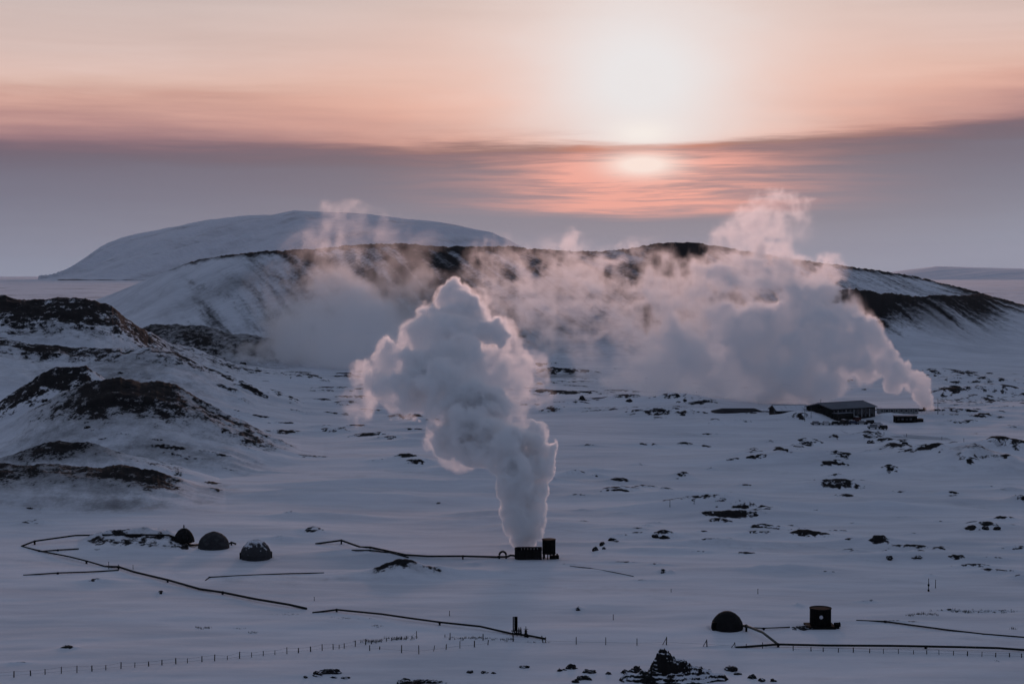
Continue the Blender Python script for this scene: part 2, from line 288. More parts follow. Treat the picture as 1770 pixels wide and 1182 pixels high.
THIN_SHADE = [(130, 560, 150, 36, .58), (250, 640, 230, 36, .54), (150, 720, 190, 46, .55), (300, 780, 220, 40, .50), (180, 830, 240, 36, .58), (430, 800, 100, 40, .15), (900, 560, 300, 60, .60), (1050, 500, 340, 60, .75), (700, 500, 240, 60, .70), (560, 480, 140, 44, .62), (380, 500, 130, 40, .5), (260, 520, 80, 20, .35), (1400, 500, 200, 40, .5), (1600, 530, 130, 22, .75), (450, 520, 120, 50, .22), (1650, 580, 160, 30, .22), (560, 700, 200, 30, .14), (1250, 720, 300, 30, .12), (150, 868, 190, 26, .62), (360, 845, 70, 22, .4), (260, 722, 80, 18, .65), (360, 755, 60, 12, .5), (60, 640, 90, 20, .3), (120, 575, 130, 16, .35), (1690, 806, 70, 14, .5), (1640, 560, 120, 14, .35), (500, 870, 60, 10, .2), (980, 652, 60, 6, .6), (560, 1000, 200, 6, .3)]  # thin gravelly snow, plus shade of the left slopes painted into the colour
OBJ_KEYS = ['ground', 'crater', 'dark', 'back', 'mid', 'near']
def terrain(X, Y, detail=True):
    """height, bare rock, gravel, owner of each point"""
    a = X / np.maximum(Y, 1.0) * F + 885.0          # picture column of the bearing
    z = 1.9 * fbm2(X / 110, Y / 75, 3) * np.clip(Y / 500, 0.3, 1.2)
    z = z + 0.42 * fbm2(X / 30 + Y / 60, (Y - .3 * X) / 14, 3)
    far = sstep(Y, 1500, 4000); z = z + far * (4 * fbm2(X / 900, Y / 500, 4))
    rock = np.zeros_like(X); grav_shade = np.zeros_like(X); own = np.zeros(X.shape, np.int32)
    # the plain beyond shows lava only in places
    rock = rock + 0.36 * sstep(Y, 1900, 2600) + 0.20 * sstep(fbm2(X / 45, Y / 40, 3), .0, .5) * sstep(Y, 560, 680) * sstep(Y, 1200, 1120)
    rough = 0.25 * sstep(a, 1560, 1640) * (Y > 850) * (Y < 1120); rock = rock + rough
    hr = np.zeros_like(X)
    for r in RIDGES:
        px = [c[0] for c in r['crest']]
        W = [at(c[0], c[1], c[2]) for c in r['crest']]
        aa = [q[0] / q[1] * F + 885.0 for q in W]
        y0, y1 = min(f[1] for f in r['foot']), max(c[2] for c in r['crest']) + 3.2 * r['back']
        m = (a > aa[0]) & (a < aa[-1]) & (Y > y0 - 5) & (Y < y1)
        if not m.any(): continue
        am = a[m]; Ym = Y[m]; Xm = X[m]
        zc = I(am, aa, [max(q[2], 0) for q in W]); yc = I(am, aa, [c[2] for c in r['crest']])
        rk = I(am, aa, [c[3] for c in r['crest']]); gv = I(am, aa, [c[4] for c in r['crest']])
        # rounding of the kinks of the crest line
        L = max(y1 - y0, 1.0)
        yf = I(am, [f[0] for f in r['foot']], [f[1] for f in r['foot']])
        wob = fbm2(Xm / (L * 0.35), Ym / (L * 0.3), 3)
        t = (Ym - yf) / (yc - yf) + 0.07 * wob * np.clip(1 - np.abs((Ym - yf) / (yc - yf) * 2 - 1), 0, 1)
        tt = np.clip(t, 0, 1) ** r['pw']
        pf = 0.55 * tt + 0.45 * tt * tt * (3 - 2 * tt)
        tb = np.clip((Ym - yc) / r['back'], 0, None)
        pb = np.exp(-tb * tb * 0.9)
        h = zc * np.where(Ym < yc, pf, pb)
        # gullies running down the slopes
        if r['o'] in ('crater',):
            s_ = (Xm + 0.45 * (Ym - yf))
            g = fbm2(s_ / 26, Ym / 300, 4, ridged=True); h = h + (g - .2) * 2.0 * np.clip(t, 0, 1) * np.clip((1.02 - t) * 4, 0, 1) * (zc > 5)
            streak = fbm2(s_ / 9, Ym / 70, 3)
            big = fbm2(s_ / 90 + 5, Ym / 260, 3)
            rk = rk + (0.12 * streak + 0.16 * big) * (rk > .2) + .09 * sstep(am, 460, 560) * sstep(am, 1000, 880) + r['rim'] * sstep(t, .93, 1.0) * (rk > .3); gv = gv * (0.8 + 0.5 * streak + .5 * big)
        else:
            if r['o'] in ('heap', 'berm'):
                f_ = fbm2(Xm / 5 + Ym / 9, Ym / 4.5, 4, ridged=True); h = h + (1.1 if r['o'] == 'heap' else .55) * f_ * np.clip(zc, 0, 1) * np.clip(t, 0, 1) * np.where(Ym < yc, 1, pb); rk = rk + .34 * fbm2(Xm / 7 + 3, (Ym + .3 * Xm) / 2.4, 3) * (rk > .05)
            k = min(1.0, zc.max() / 12)
            h = h + k * (1.2 * fbm2(Xm / 14, Ym / 18, 4) + 1.6 * fbm2((Xm + .4 * Ym) / 24, Ym / 16, 5, gain=.55, ridged=True) - .5) * np.clip(zc / 10, 0, 1) * np.clip(t, 0, 1) * np.where(Ym < yc, 1, pb)
        lo, hi = r['band']
        bm = sstep(t, lo, hi) * np.where(Ym < yc, 1, pb)
        hm = hr[m]; up = h > hm
        hm[up] = h[up]; hr[m] = hm
        # the rock follows whichever ridge is on top
        rm = rock[m]; gm = grav_shade[m]
        zmin = np.clip(zc / (4 if L > 60 else .8), 0, 1)
        rm = np.where(up, np.maximum(rm * (zmin < .5), rk * bm * zmin), rm); gm = np.where(up, gv * bm * zmin, gm)
        rock[m] = rm; grav_shade[m] = gm
        if r['o'] in OBJ_KEYS:
            om = own[m]; om[up & (h > 1.0)] = OBJ_KEYS.index(r['o']); own[m] = om
    z = z * np.clip(1 - hr / 40, .3, 1) + hr
    # drift shading painted into the snow colour as lines, slanting down to the right
    sc1 = fbm2((X + .3 * Y) / 60, (Y + .45 * X) / 11, 4)
    grav_shade = np.maximum(grav_shade, 0.22 * sstep(sc1, .05, .55) * sstep(Y, 1350, 1150)) + .10 * sstep(sc1, 0, .5) * (grav_shade > .1)
    if detail:
        for q in PLACED:
            x0, y0, ax_, by, hgt_, s, kind = q
            m = (np.abs(X - x0) < ax_ * 3.8) & (np.abs(Y - y0) < by * 4.2)
            if not m.any(): continue
            sk = fbm2(X[m] / ax_ / .5, Y[m] / by / .9, 3)
            dx = (X[m] - x0) / ax_; dy = (Y[m] - y0) / by
            if kind == 'thin':
                grav_shade[m] = np.maximum(grav_shade[m], s * np.exp(-dx * dx - dy * dy) * (1 + .5 * sk)); continue
            # a swell with a ragged, windward lee: steep side towards the eye
            dy2 = dy + .5 * fbm2(X[m] / ax_ / .45 + 9, Y[m] * 0 + y0, 2)
            g = np.exp(-np.abs(dx) ** 2.2 - dy2 * dy2 * np.where(dy2 > 0, .7, 1.8))
            z[m] += hgt_ * g * (1 + .35 * sk) + .8 * hgt_ * np.exp(-(dx / 1.9) ** 2 - (dy / 1.7 - .3) ** 2)
            c = np.exp(-np.abs(dx) ** 2.0 - ((dy2 + .2) / .95) ** 2)
            # laid bare in lines along the swell
            ln = fbm2(X[m] / (ax_ * 1.3) + y0, (Y[m] + .15 * X[m]) / (by * .36), 3, gain=.6)
            sp_ = fbm2(X[m] / (1.1 * y0 / 500), Y[m] / (2.2 * y0 / 500), 2)
            rock[m] = np.maximum(rock[m], (0.22 + 0.38 * s) * np.clip(c * 1.35, 0, 1) + (.30 * ln + .16 * sp_) * np.clip(c * 3, 0, 1) * (s > 0))
        rr = np.clip((rock - .2) * 2, 0, 1)
        sc = np.clip(Y / 600, 0.35, 2.5)
        amp = np.where((hr > 4) , 1.0, 0.35) * sc
        z = z + rr * amp * 0.8 * fbm2(X / (3.2 * sc), Y / (4.5 * sc), 4, gain=.6, ridged=True)
    return z, rock, grav_shade, own

def hit0(px, py): 
    x, y, _ = flat(px, py); return x, y, 0.0

def coarse():
    yy = np.geomspace(255, 1700, 900); aa = np.linspace(-.36, .36, 500)
    Yc, Ac = np.meshgrid(yy, aa, indexing='ij'); Zc = terrain(Ac * Yc, Yc, False)[0]
    def ht(px, py):
        a, b, c = ray(px, py); j = int(np.clip((a / b + .36) / .72 * 499, 0, 499))
        d = H + c / b * yy - Zc[:, j]; i = int(np.argmax(d <= 0))
        if d[i] > 0: return flat(px, py)[1]
        return yy[i] if i == 0 else yy[i - 1] + (yy[i] - yy[i - 1]) * d[i - 1] / (d[i - 1] - d[i])
    out = []
    for lst, kind in ((THIN_SHADE, 'thin'), (BUMPS, 'b'), (BUMPS_S, 's')):
        for (px, py, hw, hh, s) in lst:
            y0 = ht(px, py); y1 = ht(px, py - hh); y2 = ht(px, py + hh); k = y0 / F
            by = min(max(abs(y1 - y2) / 2 * .75, .9), 60 if kind == 'thin' else 14)
            a, b, c = ray(px, py); out.append((a / b * y0, y0, hw * k * (1 if kind == 'thin' else 1.12), by * (1 if kind == 'thin' else .8), (1.5 if kind == 'b' else .6) * hh * k * .7, s, kind))
    return out
t_ = time.time()
PLACED = coarse()
# rows: even in the picture, denser where slopes face the eye
rows = list(np.arange(1235, 925, -1.0)) + list(np.arange(925, 590, -0.52)) + list(np.arange(590, 520, -0.6))
Yr = [F * H / (p - YH) for p in rows]
Yr = [60, 120, 180, 220, 250] + Yr + list(np.geomspace(Yr[-1] * 1.004, 9000, 150)) + list(np.geomspace(9300, 60000, 50))
Yr = np.array(Yr)
ac = np.concatenate([-np.geomspace(4.0, 0.36, 40), np.linspace(-0.352, 0.352, 1130), np.geomspace(0.36, 4.0, 40)])
YY, AA = np.meshgrid(Yr, ac, indexing='ij'); XX = AA * YY
ZZ, RK, GV, OW = terrain(XX, YY)
print('terrain', ZZ.shape, round(time.time() - t_, 1))

def heights(x, y):
    """height of the built surface (bilinear in the mesh)"""
    x = np.asarray(x, float); y = np.asarray(y, float); a = x / y
    i = np.clip(np.searchsorted(Yr, y) - 1, 0, len(Yr) - 2); j = np.clip(np.searchsorted(ac, a) - 1, 0, len(ac) - 2)
    fi = (y - Yr[i]) / (Yr[i + 1] - Yr[i]); fj = (a - ac[j]) / (ac[j + 1] - ac[j])
    return (ZZ[i, j] * (1 - fj) + ZZ[i, j + 1] * fj) * (1 - fi) + (ZZ[i + 1, j] * (1 - fj) + ZZ[i + 1, j + 1] * fj) * fi
def height(x, y): return float(heights(x, y))
_ks = np.linspace(250, 2500, 4501)
def hit(px, py):
    """where the line of sight through a pixel meets the terrain"""
    a, b, c = ray(px, py)
    d = H + c * _ks - heights(a * _ks, b * _ks)
    i = np.argmax(d <= 0)
    if d[i] > 0: return flat(px, py)
    k = _ks[i]
    if i: k = _ks[i - 1] + (k - _ks[i - 1]) * d[i - 1] / (d[i - 1] - d[i])
    return a * k, b * k, height(a * k, b * k)

def snow_material():
    m = bpy.data.materials.new('snow_and_lava'); m.use_nodes = True
    t = NT(m.node_tree); bs = m.node_tree.nodes['Principled BSDF']
    geo = t.new('ShaderNodeNewGeometry'); pos = geo.outputs['Position']
    sp = t.new('ShaderNodeSeparateXYZ'); t.l.new(pos, sp.inputs[0]); x, y, z = sp.outputs
    ar = t.new('ShaderNodeAttribute'); ar.attribute_name = 'rock'; ag = t.new('ShaderNodeAttribute'); ag.attribute_name = 'gravel_shade'  # second value: gravel cover together with painted slope and drift shading
    far = t.smooth(y, 900, 3000)
    p1 = t.xyz(t.mul(x, 1.0), t.mul(y, 0.62), t.mul(z, 1.6))
    n1 = t.noise(p1, 0.22, 5.0, 0.62)
    n2 = t.noise(p1, 1.1, 3.0, 0.6)
    n0 = t.noise(p1, 0.035, 4.0, 0.6)
    sm = t.smooth(y, 1180, 1300)
    nst = t.noise(t.xyz(t.mul(t.add(x, t.mul(y, .45)), 1.0), t.mul(y, .12), 0.0), 0.09, 5.0, 0.6)
    nfar = t.noise(t.xyz(t.mul(x, 0.35), y, z), 0.006, 6.0, 0.62)
    nn = t.add(t.mul(t.sub(n1, 0.5), 0.95), t.mul(t.sub(n2, 0.5), 0.40))
    nn = t.add(nn, t.mul(t.sub(n0, 0.5), 0.55))
    nn = t.m('MULTIPLY_ADD', sm, t.sub(t.add(t.mul(t.sub(nst, 0.5), 0.7), t.mul(t.sub(n1, .5), .35)), nn), nn)
    nn = t.m('MULTIPLY_ADD', far, t.sub(t.mul(t.sub(nfar, 0.5), 1.3), nn), nn)
    r = t.smooth(t.add(ar.outputs['Fac'], nn), t.sub(0.42, t.mul(sm, .02)), t.add(0.56, t.mul(sm, .12)))
    g = t.mul(t.smooth(t.add(ag.outputs['Fac'], t.mul(nn, t.smooth(ag.outputs['Fac'], 0.02, 0.35))), 0.08, 0.95), 0.80)
    # wind packed snow: long faint bands, deepened to paint in slope shading
    band = t.noise(t.xyz(t.mul(x, 0.25), y, 0.0), 0.05, 4.0, 0.55)
    band2 = t.noise(t.xyz(t.add(t.mul(x, 0.18), t.mul(y, .05)), y, z), 0.22, 5.0, 0.65)
    bb = t.add(t.mul(band, 0.55), t.mul(band2, 0.45))
    snow = t.mix(t.smooth(bb, 0.32, 0.64), (0.66, 0.67, 0.70), (0.84, 0.85, 0.88))
    gc = t.mix(n2, (0.055, 0.052, 0.050), (0.13, 0.125, 0.12))
    rc = t.mix(n2, (0.009, 0.009, 0.010), (0.028, 0.026, 0.025))
    col = t.mix(g, snow, gc); col = t.mix(r, col, rc)
    t.l.new(col, bs.inputs['Base Color']); bs.inputs['Roughness'].default_value = 0.95; bs.inputs['Specular IOR Level'].default_value = 0.08
    b = t.new('ShaderNodeBump'); b.inputs['Distance'].default_value = 0.35; b.inputs['Strength'].default_value = 0.5
    drift = t.noise(t.xyz(t.mul(x, 0.3), y, 0.0), 0.33, 4.0, 0.6)
    t.l.new(t.add(t.mul(drift, 0.55), t.mul(t.mul(n2, r), 1.2)), b.inputs['Height']); t.l.new(b.outputs[0], bs.inputs['Normal'])
    return m
M_SNOW = snow_material()

def grid_objects(ZZ, XX, YY, RK, GV, OW, names):
    nr, nc = ZZ.shape
    co = np.stack([XX, YY, ZZ], -1).reshape(-1, 3).astype(np.float32)
    idx = np.arange(nr * nc).reshape(nr, nc)
    quads = np.stack([idx[:-1, :-1], idx[:-1, 1:], idx[1:, 1:], idx[1:, :-1]], -1).reshape(-1, 4)
    # smooth normals of the whole sheet, so that the cuts between objects do not show
    dr = np.gradient(co.reshape(nr, nc, 3), axis=0); dc = np.gradient(co.reshape(nr, nc, 3), axis=1)
    nrm = np.cross(dc, dr).reshape(-1, 3); nrm /= np.maximum(np.linalg.norm(nrm, axis=1, keepdims=True), 1e-9)
    fo = OW[:-1, :-1].reshape(-1)
    out = []
    for k, (nm, lab) in enumerate(names):
        q = quads[fo == k]
        if not len(q): continue
        used, inv = np.unique(q, return_inverse=True); q = inv.reshape(-1, 4)
        me = bpy.data.meshes.new(nm); me.vertices.add(len(used)); me.vertices.foreach_set('co', co[used].ravel())
        me.loops.add(q.size); me.loops.foreach_set('vertex_index', q.ravel().astype(np.int32))
        me.polygons.add(len(q)); me.polygons.foreach_set('loop_start', np.arange(0, q.size, 4, dtype=np.int32)); me.polygons.foreach_set('use_smooth', np.ones(len(q), bool))
        for an, av in (('rock', RK), ('gravel_shade', GV)):
            at_ = me.attributes.new(an, 'FLOAT', 'POINT'); at_.data.foreach_set('value', av.reshape(-1)[used].astype(np.float32))
        me.update(calc_edges=True)
        cn = me.attributes.new('custom_normal', 'FLOAT_VECTOR', 'POINT'); cn.data.foreach_set('vector', nrm[used].astype(np.float32).ravel())
        me.materials.append(M_SNOW)
        o = bpy.data.objects.new(nm, me); C.objects.link(o); tag(o, lab, None, None, 'structure'); out.append(o)
    return out
# small islands of ownership are given back to the ground
grid_objects(ZZ, XX, YY, RK, GV, OW, [('ground', 'snow covered plain with dark lava patches'), ('crater_hill', 'wide flat-topped crater hill with dark rim behind the steam'),
   ('hill', 'low dark hill at the foot of the crater hill on the left'), ('hill', 'rocky snow hill furthest back along the left edge'),
   ('hill', 'dark topped mound in the middle of the left hills'), ('hill', 'lowest mound nearest the domes on the left edge')])

def far_relief(nm, lab, crest, foot, back, nc, nr, rk, rib=0.0, shoulder=0.0):
    W = [at(*c) for c in crest]; xs = np.array([q[0] / q[1] for q in W]); zs = np.array([max(q[2], 0) for q in W]); ys = np.array([c[2] for c in crest], float)
    a = np.linspace(xs[0], xs[-1], nc); t = np.linspace(0, 1.6, nr)
    A, T = np.meshgrid(a, t)
    zc = np.interp(A, xs, zs); yc = np.interp(A, xs, ys)
    Y = np.where(T < 1, foot + (yc - foot) * T, yc + (T - 1) * back); X = A * Y
    p = np.clip(T, 0, 1); p = np.where(T < 1, 1 - (1 - p) ** 1.55, 1 - ((T - 1) / .6) ** 1.5)
    Z = zc * p
    s_ = X - 0.9 * (Y - foot)
    g = fbm2(s_ / 420, Y / 2600, 4, ridged=True)
    Z = Z + rib * (g - .2) * np.clip(p * (1.0 - p) * 4, 0, 1) * (T < 1) + rib * .25 * fbm2(X / 500, Y / 500, 4) * (zc > 60)
    Z = np.where(zc < 2, np.minimum(Z, -3), Z) - 4
    RKf = rk + 0.10 * fbm2(s_ / 160, Y / 1800, 3) * (T < 1); GVf = 0.16 + 0.34 * fbm2(s_ / 260, Y / 2600, 4) * (T < 1) + .1 * fbm2(X / 700, Y / 300, 3)  # streaks along the ribs, painted in where slope shading is weak
    return grid_objects(Z[:, :], X, Y, RKf, GVf, np.zeros(Z.shape, int), [(nm, lab)])
far_relief('mountain', 'broad table mountain under snow on the left horizon',
  [(60, 484, 24000), (85, 482, 24000), (110, 471, 24000), (140, 451, 24000), (175, 425, 24000), (205, 411, 24000), (235, 403, 24000), (290, 393, 24000), (330, 388, 24000), (365, 380, 24000), (400, 375, 24000), (430, 371, 24000), (470, 371, 24000), (510, 364, 24000), (560, 366, 24000), (600, 368, 24000), (640, 372, 24000), (700, 377, 24000), (760, 385, 24000), (800, 390, 24000), (850, 402, 24000), (880, 416, 24000), (920, 438, 24000), (1000, 470, 24000), (1060, 484, 24000)],
  20500, 5000, 420, 130, 0.18, rib=120)
far_relief('far_hill', 'faint low snow hill on the right horizon',
  [(1440, 483, 26000), (1500, 476, 26000), (1560, 467, 26000), (1620, 460, 26000), (1690, 462, 26000), (1770, 464, 26000), (1850, 468, 26000), (1950, 476, 26000), (2050, 482, 26000)],
  23000, 4000, 200, 50, 0.1, rib=15)

# air
hz = bpy.data.meshes.new('haze'); bmh = bmesh.new(); bmesh.ops.create_cube(bmh, size=1.0)
for v_ in bmh.verts:
    v_.co = ((v_.co.x) * 500000, (30000 if v_.co.y > 0 else -400) * 1.0, (1100 if v_.co.z > 0 else -30))
    if v_.co.y > 0: v_.co.y = 61000
    
bmh.to_mesh(hz); bmh.free()
ho = bpy.data.objects.new('haze', hz); C.objects.link(ho); tag(ho, 'thin cold air haze over the whole plain', None, None, 'stuff')
mh = bpy.data.materials.new('air'); mh.use_nodes = True; th = NT(mh.node_tree); th.n.clear()
pv = th.new('ShaderNodeVolumePrincipled'); pv.inputs['Color'].default_value = (0.86, 0.90, 1.0, 1); pv.inputs['Density'].default_value = 0.6e-5; pv.inputs['Anisotropy'].default_value = 0.0
oh = th.new('ShaderNodeOutputMaterial'); th.l.new(pv.outputs[0], oh.inputs['Volume']); hz.materials.append(mh)
print('relief done', round(time.time() - T0, 1))
# ---------------------------------------------------------------- materials of the built things
def mat(name, c, rough=0.8, metal=0.0, var=0.35, scale=1.5, spec=0.08):
    m = bpy.data.materials.new(name); m.use_nodes = True; t = NT(m.node_tree); b = m.node_tree.nodes['Principled BSDF']
    tcn = t.new('ShaderNodeTexCoord'); n = t.noise(tcn.outputs['Object'], scale, 5.0, 0.65)
    lo = tuple(q * (1 - var) for q in c); hi = tuple(min(q * (1 + var), 1) for q in c)
    t.l.new(t.mix(n, lo, hi), b.inputs['Base Color']); b.inputs['Roughness'].default_value = rough; b.inputs['Metallic'].default_value = metal
    b.inputs['Specular IOR Level'].default_value = spec
    return m
def snowed(name, c, amount=0.5, scale=0.8):
    """a surface with snow lying on what faces upward"""
    m = bpy.data.materials.new(name); m.use_nodes = True; t = NT(m.node_tree); b = m.node_tree.nodes['Principled BSDF']
    tcn = t.new('ShaderNodeTexCoord'); n = t.noise(tcn.outputs['Object'], scale, 5.0, 0.6); n2 = t.noise(tcn.outputs['Object'], scale * 5, 3.0, 0.6)
    geo = t.new('ShaderNodeNewGeometry'); sp = t.new('ShaderNodeSeparateXYZ'); t.l.new(geo.outputs['Normal'], sp.inputs[0])
    f = t.add(sp.outputs[2], t.add(t.mul(t.sub(n, 0.5), 1.5), t.mul(t.sub(n2, 0.5), 0.5)))
    f = t.smooth(f, 1.02 - amount, 1.22 - amount)
    base = t.mix(n2, tuple(q * .6 for q in c), tuple(q * 1.5 for q in c))
    t.l.new(t.mix(f, base, (0.74, 0.75, 0.79)), b.inputs['Base Color']); b.inputs['Roughness'].default_value = 0.9; b.inputs['Specular IOR Level'].default_value = 0.1
    return m
M = dict(
 black=mat('blackened_steel', (0.007, 0.007, 0.007), spec=.04), dark=mat('dark_cladding', (0.020, 0.020, 0.019)), rust=mat('weathered_tank_steel', (0.017, 0.016, 0.015), scale=2.5, spec=.05),
 pipe=mat('dark_pipe', (0.022, 0.023, 0.021)), green=mat('dull_green_pipe', (0.075, 0.078, 0.062), rough=0.55, spec=.3), wood=mat('grey_wood', (0.022, 0.020, 0.018), scale=6),
 wire=mat('fence_wire', (0.03, 0.03, 0.03)), roof=mat('frosted_roof_sheet', (0.16, 0.168, 0.185), scale=.12, var=.25), roof2=snowed('snowed_roof', (0.09, 0.095, 0.105), 0.50, 0.3),
 droof=mat('dark_roof', (0.038, 0.038, 0.040), scale=.3), panel=mat('pale_panel', (0.26, 0.265, 0.27)), glass=mat('dark_glass', (0.012, 0.013, 0.016), rough=0.15, spec=.5),
 gwall=mat('grey_wall', (0.10, 0.103, 0.11)), dome=mat('dome_shell_dark', (0.016, 0.016, 0.016), scale=1.2), dome2=mat('dome_shell_grey', (0.042, 0.042, 0.045), scale=.9, var=.5),
 dome2b=mat('dome_shell_pale', (0.06, 0.06, 0.063), scale=1.5),
 dome3=snowed('dome_shell_snowed', (0.05, 0.05, 0.053), 0.36, 0.8), disc=mat('pale_disc', (0.62, 0.62, 0.66)), rock=snowed('lava_rock', (0.014, 0.0135, 0.0135), 0.30, 0.28),
 rockb=snowed('lava_boulder', (0.020, 0.019, 0.019), 0.12, 1.2), tyre=mat('tyre_rubber', (0.012, 0.012, 0.012)), white=mat('white_paint', (0.45, 0.45, 0.46)), silver=mat('silver_paint', (0.20, 0.205, 0.215)),
 blue=mat('blue_paint', (0.05, 0.06, 0.09)), red=mat('dark_red_paint', (0.07, 0.03, 0.028)), grass=mat('dry_grass', (0.045, 0.040, 0.030)), track=mat('packed_road_snow', (0.50, 0.51, 0.54)),
 carblack=mat('black_paint', (0.02, 0.02, 0.021), rough=.4))

class MB:
    def __init__(s): s.bm = bmesh.new()
    def box(s, c, size, rz=0, taper=1.0, rot=None):
        r = bmesh.ops.create_cube(s.bm, size=1.0)['verts']
        Mx = Matrix.Rotation(rz, 4, 'Z') if rot is None else rot
        for v in r:
            k = taper if v.co.z > 0 else 1
            v.co = Mx @ Vector((v.co.x * size[0] * k, v.co.y * size[1] * k, v.co.z * size[2])) + Vector(c)
        return s
    def cyl(s, a, b, r0, r1=None, n=12, caps=True):
        a = Vector(a); b = Vector(b); r1 = r0 if r1 is None else r1; d = b - a
        q = d.to_track_quat('Z', 'Y').to_matrix().to_4x4()
        r = bmesh.ops.create_cone(s.bm, cap_ends=caps, segments=n, radius1=r0, radius2=r1, depth=d.length, matrix=Matrix.Translation((a + b) / 2) @ q)
        return s
    def tube(s, pts, r, n=8, cap=True):
        pts = [Vector(p) for p in pts]; rings = []
        for i, p in enumerate(pts):
            d = (pts[min(i + 1, len(pts) - 1)] - pts[max(i - 1, 0)]).normalized()
            side = d.cross(Vector((0, 0, 1)))
            side = side.normalized() if side.length > 1e-3 else Vector((1, 0, 0))
            up = side.cross(d).normalized()
            rr = r[i] if hasattr(r, '__len__') else r
            rings.append([s.bm.verts.new(p + side * math.cos(2 * math.pi * k / n) * rr + up * math.sin(2 * math.pi * k / n) * rr) for k in range(n)])
        for A, B in zip(rings, rings[1:]):
            for k in range(n): s.bm.faces.new((A[k], A[(k + 1) % n], B[(k + 1) % n], B[k]))
        if cap:
            s.bm.faces.new(rings[0][::-1]); s.bm.faces.new(rings[-1])
        return s
    def poly(s, verts, faces):
        v = [s.bm.verts.new(p) for p in verts]
        for f in faces: s.bm.faces.new([v[i] for i in f])
        return s
    def build(s, name, m, parent=None, smooth=False):
        bmesh.ops.recalc_face_normals(s.bm, faces=s.bm.faces)
        me = bpy.data.meshes.new(name); s.bm.to_mesh(me); s.bm.free()
        if smooth: me.shade_smooth()
        me.materials.append(m if not isinstance(m, str) else M[m])
        o = bpy.data.objects.new(name, me); C.objects.link(o)
        if parent: o.parent = parent
        return o
def thing(name, loc, rz=0, label=None, cat=None, group=None):
    o = bpy.data.objects.new(name, None); C.objects.link(o); o.location = loc; o.rotation_euler = (0, 0, rz); o.empty_display_size = .5
    return tag(o, label, cat, group)
def copy_tree(o, loc=None, rz=None, parent=None):
    c = o.copy(); C.objects.link(c)
    if parent: c.parent = parent
    if loc is not None: c.location = loc
    if rz is not None: c.rotation_euler = (0, 0, rz)
    for ch in o.children: copy_tree(ch, parent=c)
    return c
def m_px(Y): return Y / F

# ---------------------------------------------------------------- rocks
def rock_mesh(name, seed, size, sub=3, rough=.35, mat_='rockb'):
    bm = bmesh.new(); bmesh.ops.create_icosphere(bm, subdivisions=sub, radius=1.0)
    co = np.array([v.co[:] for v in bm.verts], np.float32)
    n = vnoise3(co[:, 0] * 1.3 + seed, co[:, 1] * 1.3 + 7, co[:, 2] * 1.3) + .5 * vnoise3(co[:, 0] * 3.1 + seed, co[:, 1] * 3.1, co[:, 2] * 3.1) + .3 * vnoise3(co[:, 0] * 7 + seed, co[:, 1] * 7, co[:, 2] * 7)
    # facets: quantised radius gives broken faces
    k = 1 + rough * n; k = k + .12 * np.round(n * 2.2) / 2
    for v, q in zip(bm.verts, k):
        v.co = Vector((v.co.x * q * size[0], v.co.y * q * size[1], max(v.co.z, -.35) * q * size[2]))
    me = bpy.data.meshes.new(name); bm.to_mesh(me); bm.free(); me.materials.append(M[mat_]); return me
rocks = [rock_mesh('boulder', s * 13.7, (1, .9, .62 + .12 * (s % 3)), 3, .36) for s in range(7)]

